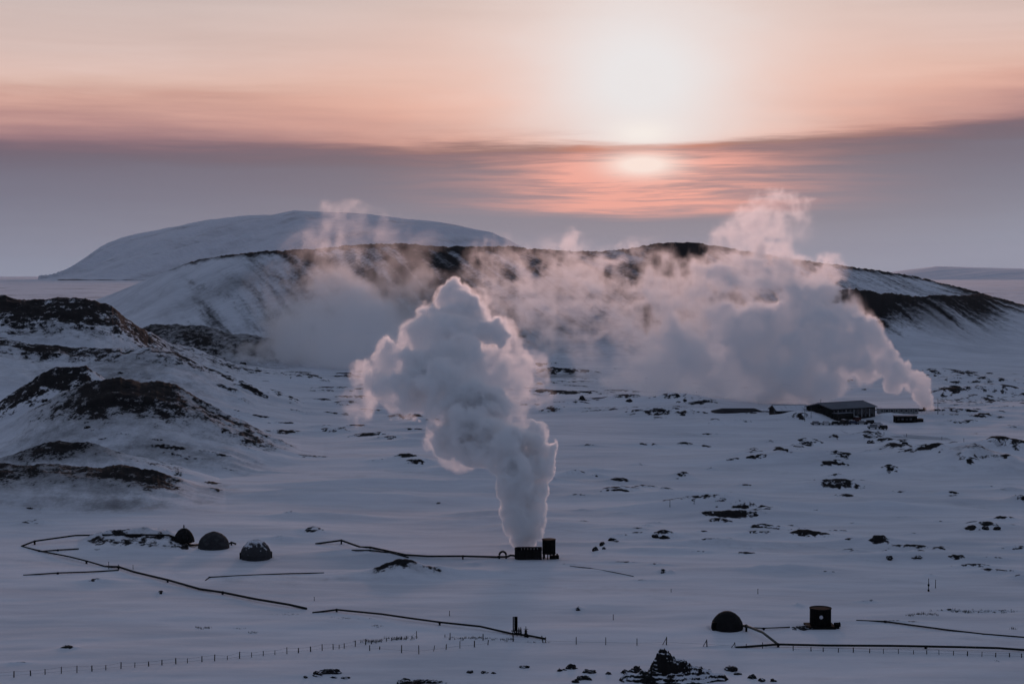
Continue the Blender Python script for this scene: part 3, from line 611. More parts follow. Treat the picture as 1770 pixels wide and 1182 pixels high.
def outcrop():
    """the jagged lava outcrop at the bottom edge"""
    nx, ny = 230, 150
    x0, y0, _ = flat(1165, 1172); w_, d_ = 22.0, 15.0
    xs = np.linspace(-w_ / 2, w_ / 2, nx); ys = np.linspace(-d_ * .45, d_ * .55, ny); X, Y = np.meshgrid(xs, ys)
    # several leaning blocks: centre x, y, height, radii
    Z = np.zeros_like(X) - 1.0
    wx = 0.6 * fbm2(X / 1.4, Y / 1.4 + 9, 3); wy = 0.6 * fbm2(X / 1.4 + 40, Y / 1.4, 3)
    for (cx, cy_, h, rx, ry, sh) in [(-2.0, 0.8, 4.7, 1.7, 2.3, 2.2), (-1.1, 0.6, 4.5, 1.6, 2.4, 1.8), (-.2, .6, 3.4, 2.4, 2.4, 1.8), (1.2, .4, 3.0, 2.8, 2.2, 1.7), (-3.0, .2, 2.9, 1.5, 2.0, 2.2), (-3.2, -1.0, 1.6, 2.2, 2.0, 2), (2.8, .2, 2.2, 2.8, 2.2, 1.6), (4.8, .1, 1.6, 2.8, 1.8, 1.6), (7.0, .0, 1.15, 2.8, 1.6, 1.6), (9.0, 0, .8, 2, 1.4, 1.6), (-5.0, 0, 1.4, 2.4, 1.8, 1.6), (-7.6, .3, .95, 3.0, 1.6, 1.6), (0, -2.2, 1.3, 3.2, 1.8, 1.6), (3.2, -1.8, .9, 3.0, 1.6, 1.6)]:
        q = (np.abs((X + wx * .6 - cx) / rx) ** sh + np.abs((Y + wy * .6 - cy_) / ry) ** sh)
        Z = np.maximum(Z, h * (1 - .62 * q) )
    r1 = fbm2(X / 1.5 + 3, Y / 1.5, 5, gain=.6, ridged=True); r2 = fbm2(X / .5, Y / .5 + 5, 3, gain=.6)
    Z = Z + (.75 * r1 + .16 * r2) * np.clip(Z * .5 + .15, 0.12, 1)
    # ledges
    st = .55; Zq = np.round(Z / st) * st; Z = Z * .62 + Zq * .38
    edge = np.minimum(1 - np.abs(X) / (w_ / 2), np.minimum((Y - ys[0]) / 3, (ys[-1] - Y) / 3)); fe = np.clip(edge / .3, 0, 1); fe = fe * fe * (3 - 2 * fe); Z = Z * fe - (1 - fe) * 1.4
    base = height(x0, y0)
    hh = np.array([[height(x0 + X[i, j], y0 + Y[i, j]) for j in range(0, nx, 10)] for i in range(0, ny, 10)]).mean()
    v = np.stack([X, Y, Z], -1).reshape(-1, 3); idx = np.arange(nx * ny).reshape(ny, nx)
    q = np.stack([idx[:-1, :-1], idx[:-1, 1:], idx[1:, 1:], idx[1:, :-1]], -1).reshape(-1, 4)
    me = bpy.data.meshes.new('lava_outcrop'); me.from_pydata(v.tolist(), [], q.tolist()); me.materials.append(M['rock']); me.shade_smooth()
    o = bpy.data.objects.new('lava_outcrop', me); C.objects.link(o); o.location = (x0, y0 - .5, hh - .1)
    tag(o, 'jagged dark lava outcrop with a peaked top at the bottom edge of the snowfield', 'rock')
outcrop()

BOULD = [(1262, 1153, 13, 8), (1213, 1156, 9, 6), (1224, 1158, 7, 4), (1094, 1157, 10, 7), (1079, 1160, 7, 4), (1103, 1155, 8, 7), (1016, 1157, 9, 8), (1022, 1160, 8, 5), (1003, 1171, 8, 6), (1015, 1170, 9, 7), (994, 1175, 7, 6),
 (989, 1152, 9, 6), (966, 1157, 5, 4), (975, 1156, 4, 3), (905, 1151, 9, 4), (812, 1160, 6, 4), (836, 1161, 7, 3), (854, 1162, 4, 3), (1052, 1163, 5, 3), (1302, 1169, 8, 6), (1317, 1172, 9, 8), (1276, 1163, 7, 4), (1337, 1175, 6, 4),
 (567, 1158, 16, 7), (549, 1163, 10, 6), (583, 1160, 9, 5), (529, 1169, 4, 3), (577, 1169, 6, 3), (597, 1170, 8, 3), (700, 1176, 16, 5), (726, 1176, 18, 6), (752, 1178, 16, 4),
 (1005, 688, 5, 5), (1089, 692, 6, 4), (1300, 787, 8, 6), (1505, 763, 9, 5), (1134, 926, 7, 5), (1148, 927, 9, 6), (1060, 931, 7, 4), (1030, 948, 5, 4), (1045, 947, 4, 3), (1146, 987, 5, 3), (1703, 911, 8, 6), (1722, 912, 7, 5), (1537, 962, 7, 4), (1585, 961, 8, 3),
 (278, 1024, 3, 3), (1000, 1052, 5, 3), (421, 626, 9, 6), (150, 737, 6, 4), (1565, 765, 6, 3), (1394, 766, 9, 4)]
BLAB = ["large rounded boulder just right of the lava outcrop's slope", 'boulder touching the upper right flank of the lava outcrop', "flat stone leaning on the outcrop's right flank", 'dark boulder a short step left of the outcrop', 'small low stone at the left end of the trio left of the outcrop', 'humped boulder, middle of the trio left of the outcrop', 'tall dark boulder at the top of the cluster left of the outcrop', 'squat boulder beside the tall one in the left cluster', 'boulder at the lower edge of the cluster left of the outcrop', 'paired dark boulder at the bottom of the left cluster', 'frontmost left boulder of the cluster left of the outcrop', 'rounded cap of rock on the skyline of the left cluster', 'small stone far left of that cluster', 'tiny stone between the small and the rounded one in the left cluster', 'flat-topped boulder alone at the bottom edge below the valve stand', 'small boulder below and left of the vent pipes', 'low long stone between two small ones at the bottom edge', 'tiny stone ending the row below the vent pipes', 'tiny stone halfway between the cluster and the outcrop', 'small boulder on the tail of debris right of the outcrop', 'dark boulder low on the debris tail right of the outcrop', 'stone between the outcrop and its right debris tail', 'last small boulder on the right end of the debris tail', 'long dark boulder capping the small mound at bottom left', 'left block on the small mound at bottom left', 'right block on the small mound at bottom left', 'tiny stone left of the small bottom left mound', 'small stone in front of the bottom left mound', 'low stone right of the bottom left mound', 'left one of three flat rocks cut by the bottom edge', 'middle one of three flat rocks cut by the bottom edge', 'right one of three flat rocks cut by the bottom edge', 'small block on the dark ridge line left of the steam bank', 'tiny block on the ridge line nearest the steam bank', 'dark block on a low swell below the low dark building', 'dark block on the swell just below the parked cars', 'left block of the rock pair above right of the steaming tank', 'right, larger block of the rock pair above right of the steaming tank', 'low rock in the open snow right of the steaming tank', "small rock just right of the black cylinder's level", 'tiny rock paired with it right of the steaming tank', 'tiny rock alone below the rock pair in open snow', 'left rock of the pair near the right edge', 'right rock of the pair near the right edge', 'rock under the long lava ridge at lower right', 'low flat rock at the right end under the lava ridge', 'tiny rock beside the long pipeline at lower left', 'tiny rock above the middle of the fence line', 'pale-topped block on the skyline of the left hill tail', 'small block on the flank of the left mound', "small rock right of the plant road's bend", 'dark rock on the swell below the plant hall']
rnd = random.Random(3)
for i, (px, py, hw, hh) in enumerate(BOULD):
    x, y, z = hit(px, py + hh * .5)
    k = y / F; me = rocks[i % 7]
    o = bpy.data.objects.new('boulder', me); C.objects.link(o); o.location = (x, y, z - hh * k * .25)
    o.rotation_euler = (rnd.uniform(-.15, .15), rnd.uniform(-.15, .15), rnd.uniform(0, 6.28)); o.scale = (hw * k, hw * k * .9, hh * k * 1.6)
    near = py > 1100
    tag(o, None, 'boulder', 'boulders along the bottom edge' if near else 'boulders scattered over the snowfield')
    o['label'] = BLAB[i]

# ---------------------------------------------------------------- pipelines
def ground_path(pts, lift, step=6.0):
    K = [Vector(hit(*p)) for p in pts]; out = []
    for a, b in zip(K, K[1:]):
        n = max(1, int((b - a).length / step))
        for i in range(n):
            p = a.lerp(b, i / n); out.append(Vector((p.x, p.y, height(p.x, p.y) + lift)))
    p = K[-1]; out.append(Vector((p.x, p.y, height(p.x, p.y) + lift)))
    return out
def pipeline(pts, r, lift, label, m='pipe', every=3, post_h=None, extra=None):
    r *= .78; W = ground_path(pts, lift)
    # take the jitter of the ground out: a pipe is straight between its bends
    for _ in range(8):
        W = [W[0]] + [Vector((W[i].x, W[i].y, (W[i - 1].z + 2 * W[i].z + W[i + 1].z) / 4)) for i in range(1, len(W) - 1)] + [W[-1]]
    W = [Vector((q.x, q.y, max(q.z, height(q.x, q.y) + lift * .6))) for q in W]
    o = W[0].copy(); o.z -= lift
    t = thing('pipeline', o, 0, label, 'pipeline')
    P = [p - o for p in W]; P[0].z -= lift * .9; P[-1].z -= lift * .6
    MB().tube(P, r, 10).build('pipe', m, t, True)
    i = 1
    while i < len(P) - 1:
        p = P[i]
        MB().box((p.x, p.y, p.z - r - lift * .5 - .1), (.34, .5, lift + .2)).box((p.x, p.y, p.z - r * .6), (.5, 2 * r + .28, .14)).build('support', 'black', t)
        if i % (every * 2) < every: MB().cyl(p - (P[i + 1] - P[i]).normalized() * .14, p + (P[i + 1] - P[i]).normalized() * .14, r * 1.22, n=12).build('flange', 'black', t)
        i += every
    return t
pipeline([(37, 944), (60, 941), (130, 934), (185, 926), (240, 926), (292, 927), (318, 936), (330, 944)], .26, .55, 'dark pipeline running behind the snow heap to the far dome')
pipeline([(37, 944), (68, 953), (120, 966), (180, 979)], .22, .35, 'half buried pipeline slanting from the left corner to the small pipe crossing')
pipeline([(68, 953), (100, 952), (136, 949)], .22, .3, 'short pipeline stub between the two converging lines at far left')
pipeline([(180, 979), (205, 983), (232, 992), (290, 1006), (345, 1020), (385, 1027), (440, 1039), (500, 1049), (530, 1053)], .30, .45, 'long thick pipeline slanting down to the right below the domes')
pipeline([(40, 994), (100, 992), (150, 990), (205, 986)], .2, .3, 'thin level pipeline at far left meeting the crossing')
pipeline([(355, 1003), (362, 998), (430, 994), (500, 992), (560, 990)], .16, .14, 'buried pipeline along the low earth bank below the third dome')
pipeline([(545, 940), (590, 940), (640, 948), (700, 961), (740, 966), (800, 966), (862, 964)], .30, .6, 'thick pipeline running in from the left to the steaming tank')
pipeline([(608, 951), (640, 952), (680, 957), (706, 964)], .22, .3, 'second thin pipeline lying just below the line to the steaming tank')
pipeline([(540, 1059), (582, 1057), (660, 1066), (760, 1080), (830, 1088), (884, 1097), (912, 1101), (942, 1105)], .24, .45, 'long pipeline slanting right to the group of upright vent pipes', )
pipeline([(1262, 1082), (1290, 1091), (1318, 1104), (1345, 1117)], .30, .95, 'short green pipeline slanting from the right dome to the main line', 'green', every=3)
pipeline([(1272, 1119), (1345, 1118), (1430, 1119), (1540, 1120), (1660, 1123), (1790, 1126)], .26, .5, 'long dark pipeline along the fence at the lower right')
pipeline([(1480, 1072), (1530, 1075), (1570, 1081), (1640, 1090), (1700, 1096), (1790, 1103)], .20, .12, 'thin half buried pipeline running out of frame right of the cylinder tank')
pipeline([(1287, 1084), (1320, 1088), (1345, 1087), (1365, 1084)], .14, .25, 'thin hose-like pipeline linking the right dome and the cylinder tank')
pipeline([(322, 943), (342, 943)], .34, .7, 'stub of pipe entering the left side of the grey dome', every=1)
pipeline([(393, 942), (400, 942), (408, 942)], .3, .75, 'stub of pipe with a support post leaving the grey dome', every=1)
pipeline([(985, 978), (1020, 982), (1060, 989), (1095, 996)], .12, .12, 'thin buried pipe leading right from the steaming tank')

# ---------------------------------------------------------------- domes
def dome(px, py, wpx, hpx, wall, m, label, panels=True, snowm=None):
    x, y, z = hit(px, py); k = y / F; r = wpx * k / 2; h = hpx * k
    t = thing('dome', (x, y + r * .3, z - .15), rnd.uniform(0, 1), label, 'dome')
    rise = h - wall + .15
    # faceted cap
    rings = [(1.0, 0.0), (.93, .30), (.77, .58), (.53, .82), (.27, .96)]
    n = 12
    if wall > 0:
        for i in range(n):
            a0 = 2 * math.pi * i / n; a1 = 2 * math.pi * (i + 1) / n
            g = .006
            pts = [(math.cos(a0 + g) * r, math.sin(a0 + g) * r, 0), (math.cos(a1 - g) * r, math.sin(a1 - g) * r, 0), (math.cos(a1 - g) * r, math.sin(a1 - g) * r, wall), (math.cos(a0 + g) * r, math.sin(a0 + g) * r, wall)]
            inn = [(p[0] * .97, p[1] * .97, p[2]) for p in pts]
            MB().poly(pts + inn, [(0, 1, 2, 3), (4, 5, 6, 7), (0, 1, 5, 4), (1, 2, 6, 5), (2, 3, 7, 6), (3, 0, 4, 7)]).build('wall_panel', m, t)
    core = MB(); vr = []
    for j, (rr, zz) in enumerate(rings): vr.append([(math.cos(2 * math.pi * (i + .5 * (j % 2)) / n) * r * rr * .965, math.sin(2 * math.pi * (i + .5 * (j % 2)) / n) * r * rr * .965, wall + zz * rise * .965) for i in range(n)])
    verts = [(p[0], p[1], 0) for p in vr[0]] + [p for ring in vr for p in ring] + [(0, 0, wall + rise * .965)]
    faces = []
    for i in range(n): faces.append((i, (i + 1) % n, n + (i + 1) % n, n + i))
    tri = []
    for j in range(len(rings) - 1):
        for i in range(n):
            A = n * (j + 1) + i; A1 = n * (j + 1) + (i + 1) % n; B = n * (j + 2) + i; B1 = n * (j + 2) + (i + 1) % n
            tri += [(A, A1, B), (A1, B1, B)] if j % 2 == 0 else [(A, B1, B), (A, A1, B1)]
    top = len(verts) - 1
    for i in range(n): tri.append((n * len(rings) + i, n * len(rings) + (i + 1) % n, top))
    core.poly(verts, faces + tri).build('frame', 'black', t)
    cen = Vector((0, 0, wall * .6))
    for f in tri:
        P = [Vector(verts[i]) for i in f]; c = sum(P, Vector()) / 3
        out = [cen + (c + (p - c) * .955 - cen) * 1.045 for p in P]; inn = [cen + (p - cen) * .97 for p in out]
        MB().poly([tuple(p) for p in out + inn], [(0, 1, 2), (3, 4, 5), (0, 1, 4, 3), (1, 2, 5, 4), (2, 0, 3, 5)]).build('panel', snowm or (m if rnd.random() < .6 or m is M['dome'] else M['dome2b']), t)
    return t, r, h
d1, r1_, h1_ = dome(317, 936, 37, 23, 0.0, M['dome'], 'black dome furthest back, with a thin vent pipe on top')
MB().cyl((0, 0, h1_ - .2), (0, 0, h1_ + 1.0), .10).box((0, 0, h1_ + .5), (.3, .3, .25)).build('vent_pipe', 'black', d1)
d2, r2_, h2_ = dome(368, 948, 54, 28, 1.0, M['dome2'], 'plain dark grey dome in the middle of the three left domes')
MB().cyl((0, 0, h2_ - .1), (0, 0, h2_ + .25), .9, .5, n=12).build('cap', 'dome', d2)
d3, r3_, h3_ = dome(441, 966, 54, 33, 1.15, M['dome2'], 'dome with snow on its top and a straight lower wall, rightmost of the left three', snowm=M['dome3'])
MB().cyl((0, 0, h3_ - .1), (0, 0, h3_ + .12), .75, .7, n=12).build('cap', 'dome', d3)
for a_ in (-1, 1): MB().box((a_ * r3_ * 1.0, -.3, .85), (.3, .5, 1.7)).build('buttress', 'dome', d3)
d4, r4_, h4_ = dome(1258, 1088, 56, 31, 0.7, M['dome'], 'black dome at lower right with a green pipe leaving its front')
MB().box((-r4_ * .86, -r4_ * .45, .9), (.9, .8, 1.5)).build('door', 'black', d4)

# dark slush pads round the things
def pad(px, py, wpx, hpx, label):
    x, y, z = hit(px, py); k = y / F; n = 40; b = MB(); V_ = []
    for i in range(n):
        a = 2 * math.pi * i / n; q = 1 + .22 * math.sin(3 * a + px) + .13 * math.sin(7 * a + py)
        X_ = x + math.cos(a) * wpx * k * q; Y_ = y + math.sin(a) * hpx * y * y / (F * H) * q
        V_.append((X_ - x, Y_ - y, height(X_, Y_) + .035 - z))
    V_.append((0, 0, .06)); b.poly(V_, [(i, (i + 1) % n, n) for i in range(n)])
    o = b.build('bare_ground', 'rock', None); o.location = (x, y, z); tag(o, label, None, None, 'structure')
pad(447, 965, 34, 3.5, 'dark trodden ground round the snow-topped dome')
pad(945, 966, 32, 3.5, 'wet dark ground round the steaming tank')
pad(1410, 1083, 34, 3.5, 'dark stony ground round the cylinder tank')
pad(1252, 1085, 34, 3, 'dark ground at the foot of the lower right dome')

# ---------------------------------------------------------------- steaming wellhead
x, y, z = hit(913, 966); k = y / F
t = thing('steam_tank', (x, y + 1.0, z), 0, 'wide low open steel tank giving off the central steam column', 'tank')
w_ = 47 * k; h_ = 17 * k
n = 16
for i in range(n):     # staves of the open box, left end rounded
    pass
outer = []
hw = w_ / 2; hd = 2.1
for a in np.linspace(math.pi * .5, math.pi * 1.5, 7): outer.append((-hw + 1.1 + math.cos(a) * 1.1, math.sin(a) * hd))
for q in np.linspace(-hw + 2.2, hw, 7): outer.append((q, -hd))
for q in np.linspace(-hd * .4, hd, 3): outer.append((hw, q))
for q in np.linspace(hw - 1, -hw + 1.6, 6): outer.append((q, hd))
L_ = len(outer)
for i in range(L_):
    a = Vector((*outer[i], 0)); b = Vector((*outer[(i + 1) % L_], 0)); e = (b - a) * .03; nrm = Vector((b.y - a.y, a.x - b.x, 0)).normalized() * .12
    P = [a + e, b - e, b - e + Vector((0, 0, h_)), a + e + Vector((0, 0, h_))]
    MB().poly([tuple(p) for p in P] + [tuple(p - nrm) for p in P], [(0, 1, 2, 3), (4, 5, 6, 7), (0, 1, 5, 4), (1, 2, 6, 5), (2, 3, 7, 6), (3, 0, 4, 7)]).build('wall_panel', 'rust', t)
MB().tube([(*p, h_ + .03) for p in outer + outer[:1]], .11, 6, False).build('rim', 'black', t)
MB().poly([(*p, .5) for p in outer], [tuple(range(L_))]).build('inner_floor', 'black', t)
for q in (-.3, .3): MB().box((hw * q, -hd - .1, h_ / 2), (.12, .12, h_)).build('rib', 'black', t)

x, y, z = hit(949, 967)
t = thing('silencer_tower', (x, y + 1.2, z), 0, 'tall black cylinder standing on legs beside the steaming tank', 'tower')
r_ = 11.5 * k; top = 34 * k
MB().cyl((0, 0, 1.25), (0, 0, top), r_, n=24).build('drum', 'black', t, False)
MB().cyl((0, 0, top - .06), (0, 0, top + .10), r_ + .09, n=24).build('rim', 'black', t)
MB().cyl((0, 0, 1.25), (0, 0, 1.45), r_ + .07, n=24).build('lower_band', 'black', t)
for a in range(6): MB().box((math.cos(a * 1.047 + .3) * r_ * .88, math.sin(a * 1.047 + .3) * r_ * .88, .6), (.26, .26, 1.3)).build('leg', 'black', t)
MB().box((.9, -.4, .45), (1.5, 1.3, .9)).build('plinth', 'black', t)
MB().cyl((-r_ * .75, -r_ * .75, 0), (-r_ * .75, -r_ * .75, top - .3), .09, n=8).build('riser_pipe', 'rust', t)
for q in np.linspace(.5, top - .5, 9): MB().box((-r_ * .98, -.7, q), (.09, .5, .05)).build('rung', 'black', t)
x, y, z = hit(963, 966)
t = thing('valve_box', (x, y, z), 0, 'small dark box at the right foot of the black cylinder', 'box')
MB().box((0, 0, .45), (.9, 1.0, .9)).build('body', 'black', t); MB().cyl((0, 0, .9), (0, 0, 1.3), .2).build('cap', 'rust', t)

# expansion loop
x, y, z = hit(869, 965)
t = thing('pipe_loop', (x, y, z), 0, 'upright round pipe arch left of the steaming tank', 'pipe loop')
P = [(math.cos(a) * .82, 0, .72 + math.sin(a) * .95) for a in np.linspace(math.pi * 1.12, -math.pi * .12, 22)]
MB().tube(P, .25, 10).build('arch', 'pipe', t, True)
MB().tube([(-1.3, 0, .45), (-.7, 0, .42), (.7, 0, .42), (1.2, 0, .5), (1.8, .1, .75), (2.6, .2, .7), (3.1, .3, .45)], .24, 10).build('pipe', 'pipe', t, True)
for q in (-.8, .8): MB().box((q, 0, .15), (.4, .6, .6)).build('foot', 'black', t)

# ---------------------------------------------------------------- cylinder tank with pale round plate
x, y, z = hit(1420, 1085); k = y / F
t = thing('cylinder_tank', (x, y + 1.2, z), 0, 'black upright cylinder tank with a pale round hole in its side', 'tank')
r_ = 18.5 * k; h_ = 33 * k
MB().cyl((0, 0, .3), (0, 0, h_), r_, n=28).build('drum', 'black', t)
MB().tube([(math.cos(a) * (r_ + .03), math.sin(a) * (r_ + .03), h_) for a in np.linspace(0, 2 * math.pi, 29)], .09, 6, False).build('rim', 'rust', t)
MB().cyl((-.22, -r_ - .05, h_ * .62), (-.22, -r_ + .3, h_ * .62), .36, n=16).build('hole_plate', 'disc', t)
MB().tube([(-.22 + math.cos(a) * .4, -r_ - .06, h_ * .62 + math.sin(a) * .42) for a in np.linspace(0, 2 * math.pi, 17)], .05, 6, False).build('collar', 'black', t)
for a in np.linspace(.3, 6.3, 9)[:-1]: MB().box((math.cos(a) * (r_ + .02), math.sin(a) * (r_ + .02), h_ * .5), (.1, .1, h_ * .94), a).build('stiffener', 'black', t)
MB().box((-.2, -.3, .2), (5.4, 4.2, .5)).build('plinth', 'black', t)
x, y, z = hit(1447, 1086)
t = thing('barrel', (x, y, z), 0, 'small barrel lying at the right of the cylinder tank', 'barrel')
MB().cyl((-.5, 0, .75), (.5, .2, .75), .42, n=14).build('drum', 'black', t); MB().cyl((.5, .2, .75), (.58, .21, .75), .46, n=14).build('rim', 'rust', t); MB().box((0, .1, .2), (.8, .5, .45)).build('cradle', 'black', t)
x, y, z = hit(1383, 1086)
t = thing('rubble_pile', (x, y, z), 0, 'heap of dark rubble and scrap left of the cylinder tank', 'rubble')
for i in range(26):
    o = bpy.data.objects.new('stone', rocks[i % 7]); C.objects.link(o); o.parent = t
    q = rnd.uniform(-1, 1); s_ = rnd.uniform(.15, .5) * (1.1 - abs(q) * .6)
    o.location = (q * 3.0 + .8, rnd.uniform(-1, 1.2), rnd.uniform(0, .3) * (1 - abs(q))); o.scale = (s_ * 1.5, s_, s_ * .9); o.rotation_euler = (0, 0, rnd.uniform(0, 6))

# ---------------------------------------------------------------- upright vent pipes and valve
x, y, z = hit(893, 1099); k = y / F
t = thing('vent_pipe_stand', (x, y, z), 0, 'cluster of upright vent pipes rising from the lower pipeline', 'vent pipes')
for dx, r_, z0, z1 in ((-.62, .11, 1.1, 3.65), (-.28, .17, .9, 3.65), (.02, .16, .3, 3.65)): MB().cyl((dx, 0, z0), (dx, 0, z1), r_, n=12).build('vent_pipe', 'black', t)
for dx in (.42, .78): MB().cyl((dx, .05, .2), (dx, .05, 1.2), .15, n=12).cyl((dx, .05, 1.2), (dx, .05, 1.75), .15, .03, n=12).build('silencer', 'black', t)
MB().box((-.1, 0, 1.0), (1.8, .16, .16)).build('cross_bar', 'black', t)
for dx in (-.75, 0.1, .9): MB().box((dx, .1, .35), (.12, .12, 1.0)).build('leg', 'black', t)
MB().tube([(-.6, 0, 1.15), (-.5, 0, .8), (-.2, 0, .6), (.4, 0, .5), (.9, 0, .45)], .12, 8).build('manifold', 'pipe', t, True)
x, y, z = hit(909, 1100)
t = thing('wellhead_valve', (x, y, z), 0, 'valve tree with a crosspiece handwheel right of the vent pipes', 'valve')
MB().box((0, 0, .3), (.62, .6, .6)).build('base', 'black', t); MB().cyl((0, 0, .5), (0, 0, 1.3), .2, n=12).build('body', 'black', t)
MB().cyl((0, 0, .9), (0, 0, 1.0), .3, n=12).build('flange', 'black', t); MB().cyl((0, 0, 1.3), (0, 0, 1.95), .06, n=8).build('stem', 'black', t)
MB().cyl((-.42, 0, 1.45), (.42, 0, 1.45), .05, n=8).build('handle', 'black', t)

# little pipe crossing with guard posts
for px, py, hp, lab in ((188, 983, 12, 'thin guard post left of the pipe crossing'), (205, 984, 8, 'short guard post on the pipe crossing'), (230, 984, 7, 'short guard post right of the pipe crossing'), (543, 1038, 6, 'tilted short stake alone on the snow left of centre'),
    (777, 1064, 8, 'short marker stake above the pipeline in the middle'), (1605, 1022, 22, 'tall marker post with clamps at lower right'), (1617, 1016, 14, 'thin marker post just right of the tall one'), (1158, 876, 12, 'thin stake beside the long lava ridge right of the tank'),
    (1160, 1023, 5, 'tiny stake in the open snow right of the tank'), (1310, 1026, 8, 'tiny stake above the lower right dome'), (1060, 1071, 9, 'thin stake right of the vent pipes'), (1637, 660, 9, 'small mast on the rough lava at far right')):
    x, y, z = hit(px, py); h_ = hp * y / F
    t = thing('marker_post', (x, y, z - .1), 0, lab, 'post')
    o = MB().cyl((0, 0, 0), (.06 * h_ if 'tilted' in lab else 0, 0, h_ + .1), .06 + .015 * h_, .04 + .01 * h_, n=8).build('pole', 'wood', t)
    MB().box((0, 0, h_ + .12), (.16, .16, .12)).build('cap', 'black', t)
    if hp == 22: [MB().box((0, 0, q), (.34, .34, .4)).build('clamp', 'black', t) for q in (.35, 1.5)]

# ---------------------------------------------------------------- fences
def fence(posts, label, tall, braced=(), wires=2, lean=None):
    W = [Vector(hit(*p)) for p in posts]; o = W[0].copy()
    t = thing('fence', o, 0, label, 'fence')
    tops = []
    for i, w_ in enumerate(W):
        h_ = (tall[i] if hasattr(tall, '__len__') else tall) * w_.y / F * rnd.uniform(.88, 1.1)
        ln = rnd.uniform(-.05, .05) if lean is None else lean[i]
        a = w_ - o + Vector((0, 0, -.25)); b = w_ - o + Vector((ln * h_, rnd.uniform(-.04, .04), h_)); thick = rnd.uniform(.055, .10)
        MB().cyl(a, b, thick * 1.1, thick, n=7).build('post', 'wood', t)
        if i in braced: MB().cyl(b + Vector((0, 0, -.15)), a + Vector((-.7, 0, .25)), .06, n=6).build('brace', 'wood', t)
        tops.append((a + Vector((0, 0, .25)), b))
    for q in np.linspace(.35, .92, wires):
        P = []
        for i, (a, b) in enumerate(tops):
            p = a + (b - a) * q; P.append(p)
            if i < len(tops) - 1:
                c = tops[i + 1][0] + (tops[i + 1][1] - tops[i + 1][0]) * q; P.append((p + c) / 2 - Vector((0, 0, .04)))
        MB().tube(P, .011, 4, False).build('wire', 'wire', t)
    return t
f1x = [24, 53, 78, 106, 133, 159, 183, 209, 233, 257, 280, 304, 324, 349, 371, 393, 414, 435, 455, 475, 496, 516, 537, 557, 576, 586, 595, 614, 632, 642, 650, 659, 668, 677, 686, 694, 703, 712, 720]
f1k = [(24, 1170), (78, 1165), (133, 1162), (209, 1155), (304, 1147), (393, 1140), (455, 1133), (516, 1128), (595, 1120), (632, 1114), (668, 1108), (703, 1104), (720, 1103)]
rnd.seed(5)
hts = [rnd.choice([8, 9, 10, 11, 12]) for _ in f1x]; hts[4] = 13; hts[7] = 12; hts[-1] = 12
for i in range(29, 38): hts[i] = 6
fence([(q, float(np.interp(q, *zip(*f1k)))) for q in [-6] + f1x], 'long wire fence with wooden posts across the lower left snow', [9] + hts)
f2 = [(769, 1101), (778, 1105), (835, 1106), (887, 1108), (939, 1110), (943, 1110), (996, 1113), (1047, 1114), (1101, 1115), (1152, 1114), (1222, 1117), (1271, 1119), (1290, 1118), (1318, 1120), (1371, 1121)]
fence(f2, 'wire fence with wide set posts below the vent pipes in the middle', [5, 11, 11, 12, 11, 11, 13, 13, 12, 13, 12, 10, 6, 11, 7], braced=(9, 10, 11), lean=[0, 0, 0, 0, -.22, .03, 0, 0, 0, .02, -.05, -.1, 0, 0, 0], wires=1)
f3 = [(1371, 1121), (1402, 1122), (1423, 1123), (1449, 1124), (1475, 1124), (1503, 1125), (1527, 1126), (1553, 1126), (1579, 1127), (1602, 1127), (1623, 1128), (1648, 1129), (1672, 1130), (1697, 1131), (1721, 1132), (1745, 1132), (1766, 1133), (1800, 1134)]
fence([(a, b + 3) for a, b in f3], 'row of short fence posts in front of the lower right pipeline', 8, wires=2)
f4 = [(639, 1124), (656, 1122), (694, 1128), (724, 1130), (749, 1125), (771, 1122), (795, 1120), (820, 1118), (843, 1114)]
fence(f4, 'broken row of thin leaning stakes in front of the middle fence', [9, 5, 13, 15, 10, 9, 13, 11, 9], lean=[0, .1, .02, -.02, .25, .06, 0, .02, .15], wires=1)

# ---------------------------------------------------------------- dry grass poking through
def tufts(name, spots, label):
    b = MB()
    for (px, py, hw, hp, cnt) in spots:
        for _ in range(cnt):
            x, y, z = hit0(px + rnd.gauss(0, hw * .5), py + rnd.gauss(0, 1.0)); z = height(x, y); h_ = hp * y / F * rnd.uniform(.4, 1.1)
            for _ in range(5):
                dx = rnd.gauss(0, .18); q = rnd.gauss(0, .25) * h_; w_ = .03
                x1 = x + dx
                b.poly([(x1 - w_, y, z - .02), (x1 + w_, y, z - .02), (x1 + q, y + .05, z + h_)], [(0, 1, 2)])
    o = b.build(name, 'grass', None); tag(o, label, None, None, 'stuff')
tufts('dry_grass', [(350, 1087, 14, 4, 16), (435, 1092, 14, 2.5, 9), (414, 1086, 8, 2, 4), (1600, 1062, 26, 4, 26), (1660, 1055, 30, 4.5, 30), (1720, 1054, 40, 3.5, 30), (1575, 1064, 8, 5, 8), (1751, 1090, 5, 5, 5), (1722, 1144, 3, 2, 3), (640, 1106, 26, 5, 26), (690, 1101, 26, 5, 26), (810, 1103, 40, 4, 36), (870, 1106, 25, 4, 18), (930, 1110, 20, 3, 8), (655, 1080, 10, 3, 8), (115, 1122, 10, 2.5, 10), (500, 1064, 30, 1.5, 12), (600, 1070, 30, 1.6, 14)], 'sparse dry grass showing through the snow along the fences')
